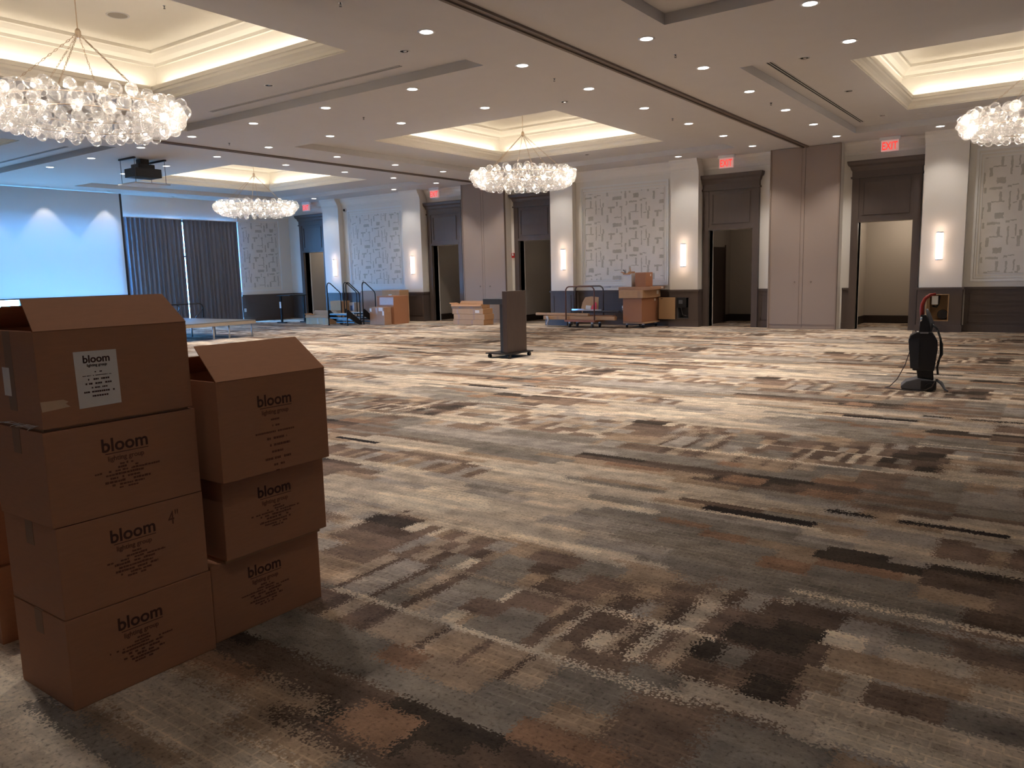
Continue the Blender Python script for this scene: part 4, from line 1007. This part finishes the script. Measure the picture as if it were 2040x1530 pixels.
# distant cartons and packing
def plain_box(x0, x1, y0, y1, z0, z1, label, m=m_card2, tapes=(), rz=0.0, group='cartons along the door wall', open_top=False, name='cardboard_box', marks=()):
    cx_, cy_ = (x0+x1)/2, (y0+y1)/2; w_, d_, h_ = (x1-x0)/2, (y1-y0)/2, z1-z0
    root = empty(name, (cx_, cy_, z0), label, 'box', group, rz=rz)
    if open_top:
        t_ = 0.006; mb = MB(); mb.box(-w_,w_,-d_,-d_+t_,0,h_); mb.box(-w_,w_,d_-t_,d_,0,h_); mb.box(-w_,-w_+t_,-d_+t_,d_-t_,0,h_); mb.box(w_-t_,w_,-d_+t_,d_-t_,0,h_); mb.box(-w_+t_,w_-t_,-d_+t_,d_-t_,0,t_); mb.build('body', m, root)
        def fp(*p): 
            n = (Vector(p[1])-Vector(p[0])).cross(Vector(p[3])-Vector(p[0])).normalized()*.004
            MB().slab(p, n).build('flap', m_cardin, root)
        fp((-w_,d_,h_),(w_,d_,h_),(w_-.03,d_+.05,h_+open_top),(-w_+.03,d_+.05,h_+open_top))
        fp((w_,-d_,h_),(-w_,-d_,h_),(-w_+.02,-d_-.05,h_-open_top*.6),(w_-.02,-d_-.05,h_-open_top*.6))
        fp((-w_,-d_,h_),(-w_,d_,h_),(-w_-.1,d_-.02,h_+.04),(-w_-.1,-d_+.02,h_+.04))
    else: MB().box(-w_,w_,-d_,d_,0,h_).bevel(0.006,1).build('body', m, root)
    for (face, a, b, c1, e) in tapes:
        if face == 'f': MB().box(a,b,-d_-.0012,-d_-.0002,c1,e).build('tape', m_tape, root)
        elif face == 'r': MB().box(w_+.0002,w_+.0012,a,b,c1,e).build('tape', m_tape, root)
    for (face, a, b, c1, e) in marks:
        if face == 'f': MB().box(a,b,-d_-.0015,-d_-.0003,c1,e).build('label_sticker', m_paper, root)
        else: MB().box(w_+.0003,w_+.0015,a,b,c1,e).build('label_sticker', m_paper, root)
    return root
# behind the stage steps
plain_box(-21.1,-19.95,17.3,17.62,0,0.30,'long low open carton with taped bands left of the stage steps', tapes=(('f',-.42,-.36,0,.30),('f',-.02,.04,0,.30),('f',.3,.36,0,.3)), open_top=0.14)
plain_box(-20.65,-20.1,18.0,18.4,0,0.74,'upright tan carton behind the long low one near the farthest door')
o = plain_box(-20.05,-19.8,18.3,18.6,0,0.68,'small white-sided carton with a blue print near the stage steps', m=mat('bleached_card',(190,186,184),.7,noise=.05))
MB().box(-.07,.05,-.1515,-.1502,.40,.58).build('blue_print', mat('blue_ink',(70,96,140),.6), o)
plain_box(-18.36,-17.70,17.62,17.93,0,0.56,'carton with white stickers in front of the largest brown carton', m=mat('cardboard_mid',(172,132,104),.8,noise=.08,scale=12), tapes=(('f',-.05,.03,.36,.55),('r',-.02,.1,.40,.56)), marks=(('f',-.32,-.24,.42,.52),('f',.08,.26,.44,.55),('f',.24,.31,.30,.44)))
plain_box(-18.36,-17.60,17.96,18.62,0,0.90,'largest brown carton by the far wall beside the stage steps', m=m_card, tapes=(('f',-.25,.36,.62,.86),))
plain_box(-20.2,-18.95,19.0,19.3,0,1.05,'tall tan carton standing behind the stage steps against the wall', m=mat('cardboard_pale',(176,148,130),.8,noise=.06))
plain_box(-18.9,-18.1,18.75,19.2,0,1.07,'tall carton with folded top between the tan carton and the sconce', m=m_card2, marks=(('f',-.1,.05,.8,.93),))
# long cartons by the grey partition
GL = 'long narrow cartons stacked by the grey partition'
for k in range(3):
    dx = (0, .03, -.02)[k]
    plain_box(-15.52+dx,-14.32+dx,18.38,18.86,.165*k,.165*(k+1)-.003,'long narrow taped carton by the grey partition, '+('lowest of three','middle of three','upper of three')[k], tapes=(('f',-.42,-.36,0,.16),('f',.12+.05*k,.18+.05*k,0,.16)), marks=((('f',.3,.46,.04,.12),) if k==2 else ()), group=GL)
plain_box(-15.58,-14.40,18.40,18.80,.495,.62,'open long carton on top of the narrow carton stack, flaps raised', tapes=(('f',-.3,-.22,0,.12),('f',.15,.23,0,.12)), open_top=0.09, group=GL)
plain_box(-14.25,-13.55,19.25,19.42,0,.62,'flat tan carton leaning between the grey partition and a doorway', m=m_card2)

# ------------------------------------------------------------------ platform truck with two hoops, and its load
ct = empty('platform_truck', (-10.98, 18.62, 0), 'orange platform truck with two pipe hoops left of the big carton', 'cart')
def hoop(y, m): 
    r = .12; P0 = [(-.45, y, .17), (-.45, y, 1.00)]; P0 += [(-.45+r-r*cos(a), y, 1.0+r*sin(a)) for a in (pi/8, pi/4, 3*pi/8, pi/2)]
    P0 += [(.45-r+r*cos(a), y, 1.0+r*sin(a)) for a in (pi/2, 3*pi/8, pi/4, pi/8)] + [(.45, y, 1.0), (.45, y, .17)]
    return MB().tube(P0, .019, 8)
hoop(-.24, 0).build('hoop', mat('brown_pipe', (110, 74, 62), .45), ct, True); hoop(.26, 0).build('hoop', mat('dark_pipe', (80, 70, 68), .45), ct, True)
MB().box(-.48,.48,-.28,.30,.155,.205).bevel(.006,1).build('deck', m_orange, ct)
for x in (-.36, .36):
    for y in (-.2, .22):
        c0 = MB().box(x-.03,x+.03,y-.02,y+.02,.10,.155).build('caster', m_alu, ct)
        MB().lathe([(.001,x-.016),(.056,x-.016),(.056,x+.016),(.001,x+.016)], y, .0565, 14, 'x').build('wheel', m_grey, c0)
GT = 'packages lying on the orange platform truck'
def long_pack(x0, x1, y, z, w_, h_, rz, label, m):
    o = empty('packing_tube', ((x0+x1)/2, y, z), label, 'package', GT, rz=rz); L_ = (x1-x0)/2
    MB().box(-L_,L_,-w_/2,w_/2,0,h_).bevel(.01,1).build('body', m, o); MB().box(-L_*.6,-L_*.55,-w_/2-.001,w_/2+.001,-.0005,h_+.001).build('tape', m_tape, o)
long_pack(-12.2,-9.95,18.50,.207,.16,.10,0.02,'long flat carton lying across the deck of the orange truck', m_card2)
long_pack(-12.05,-10.1,18.74,.207,.16,.12,-0.03,'second long carton lying behind the first on the orange truck', m_card)
long_pack(-12.55,-10.75,18.53,.318,.10,.07,-.06,'long thin carton sticking out left of the orange truck', m_card2)
long_pack(-11.3,-9.9,18.62,.40,.12,.05,.05,'flat dark wrapped package on top of the truck load', mat('dark_wrap',(54,52,58),.3,noise=.3,scale=30))
tag(MB().box(-.35,.35,-.02,.02,0,.035).build('metal_rail', m_alu, None, False, (-10.75,18.50,.46), .1), 'pale metal rail lying on the dark wrapped package', 'rail')
tag(MB().box(-.22,.22,-.03,.03,0,.04).build('metal_rail', m_alu, None, False, (-11.15,18.58,.46), -.2), 'shorter pale metal rail at the left of the truck load', 'rail')
o = empty('cardboard_sheet', (-10.88, 18.76, .453), 'folded cardboard piece with a red tag standing on the truck', 'cardboard')
MB().slab([(-.30,0,0),(.24,.02,0),(.22,.10,.36),(-.02,.10,.38),(-.20,.09,.36),(-.27,.05,.22)], (0,.012,.0)).build('sheet', m_card2, o)
MB().slab([(.02,-.012,.02),(.2,-.01,.02),(.19,.03,.2),(.12,.04,.24)], (0,.006,0)).build('red_tag', mat('pink_tag',(226,80,100),.5), o)
MB().slab([(-.14,-.012,.04),(.02,-.008,.02),(.02,.02,.13),(-.14,.018,.14)], (0,.006,0)).build('white_tag', m_white, o)
o = tag(MB().tube([(-12.05,18.36,.30),(-11.98,18.34,.2),(-12.03,18.33,.1),(-12.0,18.32,.02)], [.03,.035,.025,.015], 8).build('plastic_wrap', mat('grey_wrap',(176,176,182),.3,noise=.2), None, True), 'scrap of clear plastic wrap hanging off the left end of the truck load', 'plastic wrap')
plain_box(-12.5,-11.75,18.95,19.25,0,.19,'low grey box on the carpet left of the orange truck', m=mat('grey_card',(96,98,104),.6,noise=.1))

# dolly with the big carton
dl = empty('furniture_dolly', (-9.48, 19.10, 0), 'low four-wheeled dolly under the big brown carton', 'dolly')
MB().box(-.32,.32,-.46,.46,.115,.155).bevel(.005,1).build('deck', m_card2, dl)
for x in (-.24,.24):
    for y in (-.38,.38):
        c0 = MB().box(x-.025,x+.025,y-.02,y+.02,.075,.115).build('caster', m_alu, dl)
        MB().lathe([(.001,x-.014),(.044,x-.014),(.044,x+.014),(.001,x+.014)], y, .0445, 14, 'x').build('wheel', m_black, c0)
GD = 'cartons piled on the low dolly'
plain_box(-9.78,-9.22,18.60,19.58,.157,.79,'big brown carton riding on the low dolly', m=m_card, marks=(('r',.25,.33,.54,.60),), group=GD)
o = plain_box(-9.86,-9.16,18.52,19.60,.792,1.00,'shallow lid carton capping the big one on the dolly', m=m_card2, tapes=(('f',.2,.28,0,.2),), marks=(('r',.3,.42,.08,.18),), group=GD)
plain_box(-9.92,-9.02,18.58,19.62,1.002,1.085,'flat wide carton on top of the lid carton', m=mat('cardboard_mid',(172,132,104),.8), rz=0.06, marks=(('r',.25,.4,.02,.07),), group=GD)
plain_box(-9.52,-9.20,18.80,19.20,1.087,1.46,'small brown carton topping the pile on the dolly', m=m_card, marks=(('r',.05,.1,.27,.33),), group=GD)
o = plain_box(-9.86,-9.62,18.78,19.0,1.087,1.44,'narrow white open box at the top left of the dolly pile', m=m_white, open_top=.05, group=GD)
tag(MB().tube([(-9.80,18.84,1.12),(-9.83,18.82,1.50),(-9.88,18.80,1.54)], .014, 6).build('rolled_tool', m_grey), 'grey tool handle poking out of the narrow white box', 'tool')
tag(MB().tube([(-9.68,18.90,1.12),(-9.70,18.90,1.52),(-9.72,18.89,1.60)], .012, 6).build('rolled_tool', m_card2), 'thin tan stick poking out of the narrow white box', 'tool')

# ------------------------------------------------------------------ stage steps with hand rails
def steps(x, y, label):
    root = empty('stage_steps', (x, y, 0), label, 'steps', 'portable stage steps with black hand rails')
    for sx in (0, .88):
        pts_ = [(sx,0,.02),(sx,0,1.24)] + [(sx, .07-.07*cos(a), 1.24+.12*sin(a)) for a in (pi/6,pi/3,pi/2)] + [(sx,.14,1.345),(sx,.50,1.07),(sx,.545,1.02),(sx,.56,.95),(sx,.56,.02)]
        MB().tube(pts_, .017, 8).build('handrail', m_black, root, True)
        mb = MB(); mb.slab([(sx-.012,.0,.46),(sx-.012,.05,.50),(sx-.012,.60,.10),(sx-.012,.60,.0),(sx-.012,.5,.0),(sx-.012,0,.28)], (.024,0,0)); mb.build('side_plate', m_black, root)
        MB().lathe([(.001,0),(.03,0),(.03,.03),(.012,.045),(.001,.045)], sx, 0, 10).build('foot', m_black, root)
    for k, (yy, z) in enumerate(((.02,.38),(.28,.19))):
        t_ = MB().box(.015,.865,yy,yy+.28,z-.035,z).build('tread', m_tread, root); t_['label'] = 'pale tread'
        MB().box(.015,.865,yy-.004,yy,z-.05,z-.0005).build('nosing', m_black, t_)
    mb = MB(); mb.box(.015,.865,.02,.05,.22,.26); mb.box(.015,.865,.3,.33,.06,.1); mb.build('cross_bar', m_black, root)
    return root
steps(-19.61, 17.02-.02, 'portable stage steps with black rails, nearer of the two units')
steps(-19.61, 17.70, 'portable stage steps with black rails, the unit nearer the wall cartons')

# ------------------------------------------------------------------ stage platform and guard rail
ZS = .45
st = empty('stage_platform', (-19.2, 12.2, 0), 'grey stage platform on silver legs in front of the drapes', 'stage')
def P2(x, y, z): return (x+19.2, y-12.2, z)
x0,x1,y0,y1 = -21.6,-18.0,8.0,13.05
mb = MB(); mb.box(x0+19.2,x1+19.2,y0-12.2,y1-12.2,ZS-.02,ZS); mb.build('deck', m_deck, st)
mb = MB(); mb.box(x0+19.2,x1+19.2,y0-12.2,y0-12.2+.02,ZS-.10,ZS-.02); mb.box(x0+19.2,x1+19.2,y1-12.2-.02,y1-12.2,ZS-.10,ZS-.02); mb.box(x0+19.2,x0+19.2+.02,y0-12.18,y1-12.22,ZS-.10,ZS-.02); mb.box(x1+19.2-.02,x1+19.2,y0-12.18,y1-12.22,ZS-.10,ZS-.02)
mb.build('fascia', mat('stage_edge', (172,158,142), .4, noise=.1), st)
for x in (x0+.2,(x0+x1)/2,x1-.08):
    for y in (y0+.3,9.6,10.9,11.80,12.26,y1-.08): MB().tube([P2(x,y,0),P2(x,y,ZS-.02)], .025, 8).build('leg', m_alu, st, True)
gr = empty('guard_rail', (-20.9, 13.3, ZS), 'black tubular guard rail standing on the stage before the drapes', 'rail')
mb = MB()
mb.tube([(-.0,-1.9,.42),(0,-.05,.42),(.0,.03,.38),(0,.05,.30),(0,.05,.004)], .018, 8); mb.build('top_rail', m_black, gr, True)
for y in (-1.2,-.75): MB().tube([(0,y,.42),(0,y,.004)], .014, 6).build('post', m_black, gr, True)
MB().tube([(0,-.75,.42),(0,-.68,.3),(0,-.9,.02)], .012, 6).build('brace', m_black, gr, True); MB().tube([(0,.04,.25),(0,-.2,.02)], .012, 6).build('brace', m_black, gr, True)

# tall pedestal table by the farthest door
pd = empty('pedestal_table', (-22.5, 17.5, 0), 'black high table on dark posts in front of the farthest door', 'table')
MB().box(-.12,.62,-.20,.55,.94,.975).bevel(.004,1).build('top', m_black, pd)
for k, (x, y) in enumerate(((0,-.1),(.55,.45))):
    MB().box(x-.03,x+.03,y-.03,y+.03,.04,.94).build('post', m_black, pd)
    MB().box(x-.2,x+.2,y-.06,y+.06,.0,.04).build('foot', m_black, pd)
MB().box(-.045,.045,-.1375,-.1305,.52,.74).build('paper_tag', m_white, pd)

# ------------------------------------------------------------------ lectern
lc = empty('lectern', (-8.36, 11.50, 0), 'dark wooden T-shaped lectern on a wheeled base in the middle of the floor', 'lectern')
MB().box(.06,.16,-.30,.30,.095,1.20).bevel(.003,1).build('front_panel', m_lectern, lc)
MB().box(-.40,.06,-.27,.27,.965,1.065).bevel(.003,1).build('desk_top', mat('charcoal_laminate',(58,60,66),.4), lc)
MB().box(-.06,.06,-.22,.22,.095,.965).build('column', mat('charcoal_laminate',(58,60,66),.4), lc)
MB().box(-.30,.26,-.36,.36,.075,.095).build('base_plate', m_black, lc)
for x, y in ((-.24,-.31),(.20,-.31),(.20,.31),(-.24,.31)):
    c0 = MB().box(x-.018,x+.018,y-.02,y+.02,.05,.075).build('caster', m_black, lc)
    MB().lathe([(.001,x-.024),(.032,x-.024),(.034,x-.018),(.034,x+.018),(.032,x+.024),(.001,x+.024)], y, .0345, 16, 'x').build('wheel', m_black, c0)

# ------------------------------------------------------------------ upright vacuum cleaner
vc = empty('vacuum_cleaner', (-1.46, 10.40, 0), 'black upright vacuum cleaner with red handle standing on the carpet', 'vacuum cleaner', rz=radians(9))
# local x = right in the photo, local y = away
mb = MB(); mb.slab([(-.20,-.15,.015),(.16,-.15,.015),(.17,-.15,.09),(.12,-.15,.13),(-.02,-.15,.15),(-.15,-.15,.11),(-.21,-.15,.05)], (0,.30,0)); mb.bevel(.012,2).build('floor_head', m_grey, vc)
MB().box(.0,.17,-.16,.16,.02,.13).bevel(.02,2).build('motor_cover', m_blackp, vc)
for y in (-.165,.165): MB().lathe([(.001,y-.012),(.05,y-.012),(.05,y+.012),(.001,y+.012)], .10, .0505, 16, 'y').build('wheel', m_black, vc)
MB().slab([(-.03,-.08,.13),(.14,-.08,.13),(.13,-.08,.26),(-.05,-.08,.26)], (0,.16,0)).bevel(.012,2).build('neck', m_blackp, vc)
MB().slab([(-.09,-.12,.24),(.14,-.12,.24),(.165,-.12,.50),(.16,-.12,.60),(.10,-.12,.70),(-.06,-.12,.70),(-.13,-.12,.66),(-.15,-.12,.58),(-.12,-.12,.5)], (0,.24,0)).bevel(.02,2).build('body', m_blackp, vc)
MB().slab([(-.115,-.13,.27),(-.03,-.13,.27),(-.03,-.13,.62),(-.145,-.13,.62)], (0,.02,0)).build('dust_window', mat('smoked_panel',(54,56,62),.15), vc)
MB().box(-.03,.06,-.128,-.119,.685,.70).build('badge', m_chrome, vc)
MB().slab([(-.04,-.05,.69),(.08,-.05,.69),(.055,-.05,.82),(.03,-.05,.90),(-.03,-.05,.90)], (0,.1,0)).bevel(.01,2).build('upper_neck', m_blackp, vc)
MB().tube([(.06,.0,.62),(.09,.0,.80),(.05,.0,.92),(.03,.0,.97)], [.03,.028,.022,.012], 8).build('hose_arm', m_grey, vc, True)
MB().tube([(-.012,0,.86),(-.020,0,.95),(-.018,0,1.02),(.01,0,1.09),(.06,0,1.135),(.12,0,1.145)], [.024,.026,.024,.022,.020,.016], 10).build('handle', mat('dark_red_plastic', (140, 44, 34), 0.4, noise=0.05), vc, True)
MB().tube([(-.02,-.052,.82),(-.02,-.052,.88)], .012, 8).build('switch', m_chrome, vc, True)
mb = MB()
pts_ = [(.09,-.02,.80),(.15,-.05,.74),(.19,-.07,.62),(.20,-.08,.45),(.18,-.08,.34),(.17,-.07,.28),(.18,-.07,.2)]
mb.tube(pts_, .012, 6); mb.tube([(.15,-.09,.72),(.21,-.10,.56),(.215,-.10,.44),(.165,-.10,.34)], .009, 6); mb.build('wrapped_cord', m_black, vc, True)
mb = MB(); mb.tube([(-.10,.0,.72),(-.115,-.02,.60),(-.13,-.04,.45),(-.17,-.04,.30),(-.25,-.03,.12),(-.33,-.02,.025),(-.38,-.02,.012),(-.28,-.08,.010),(-.10,-.22,.010),(.03,-.22,.012),(.12,-.20,.06),(.15,-.17,.12)], .006, 6); mb.build('cord', mat('cord_brown',(70,56,50),.5), vc, True)
MB().tube([(.17,-.06,.13),(.22,-.10,.10),(.26,-.14,.03),(.29,-.16,.012)], [.018,.02,.012,.010], 8).build('hose_tool', m_grey, vc, True)
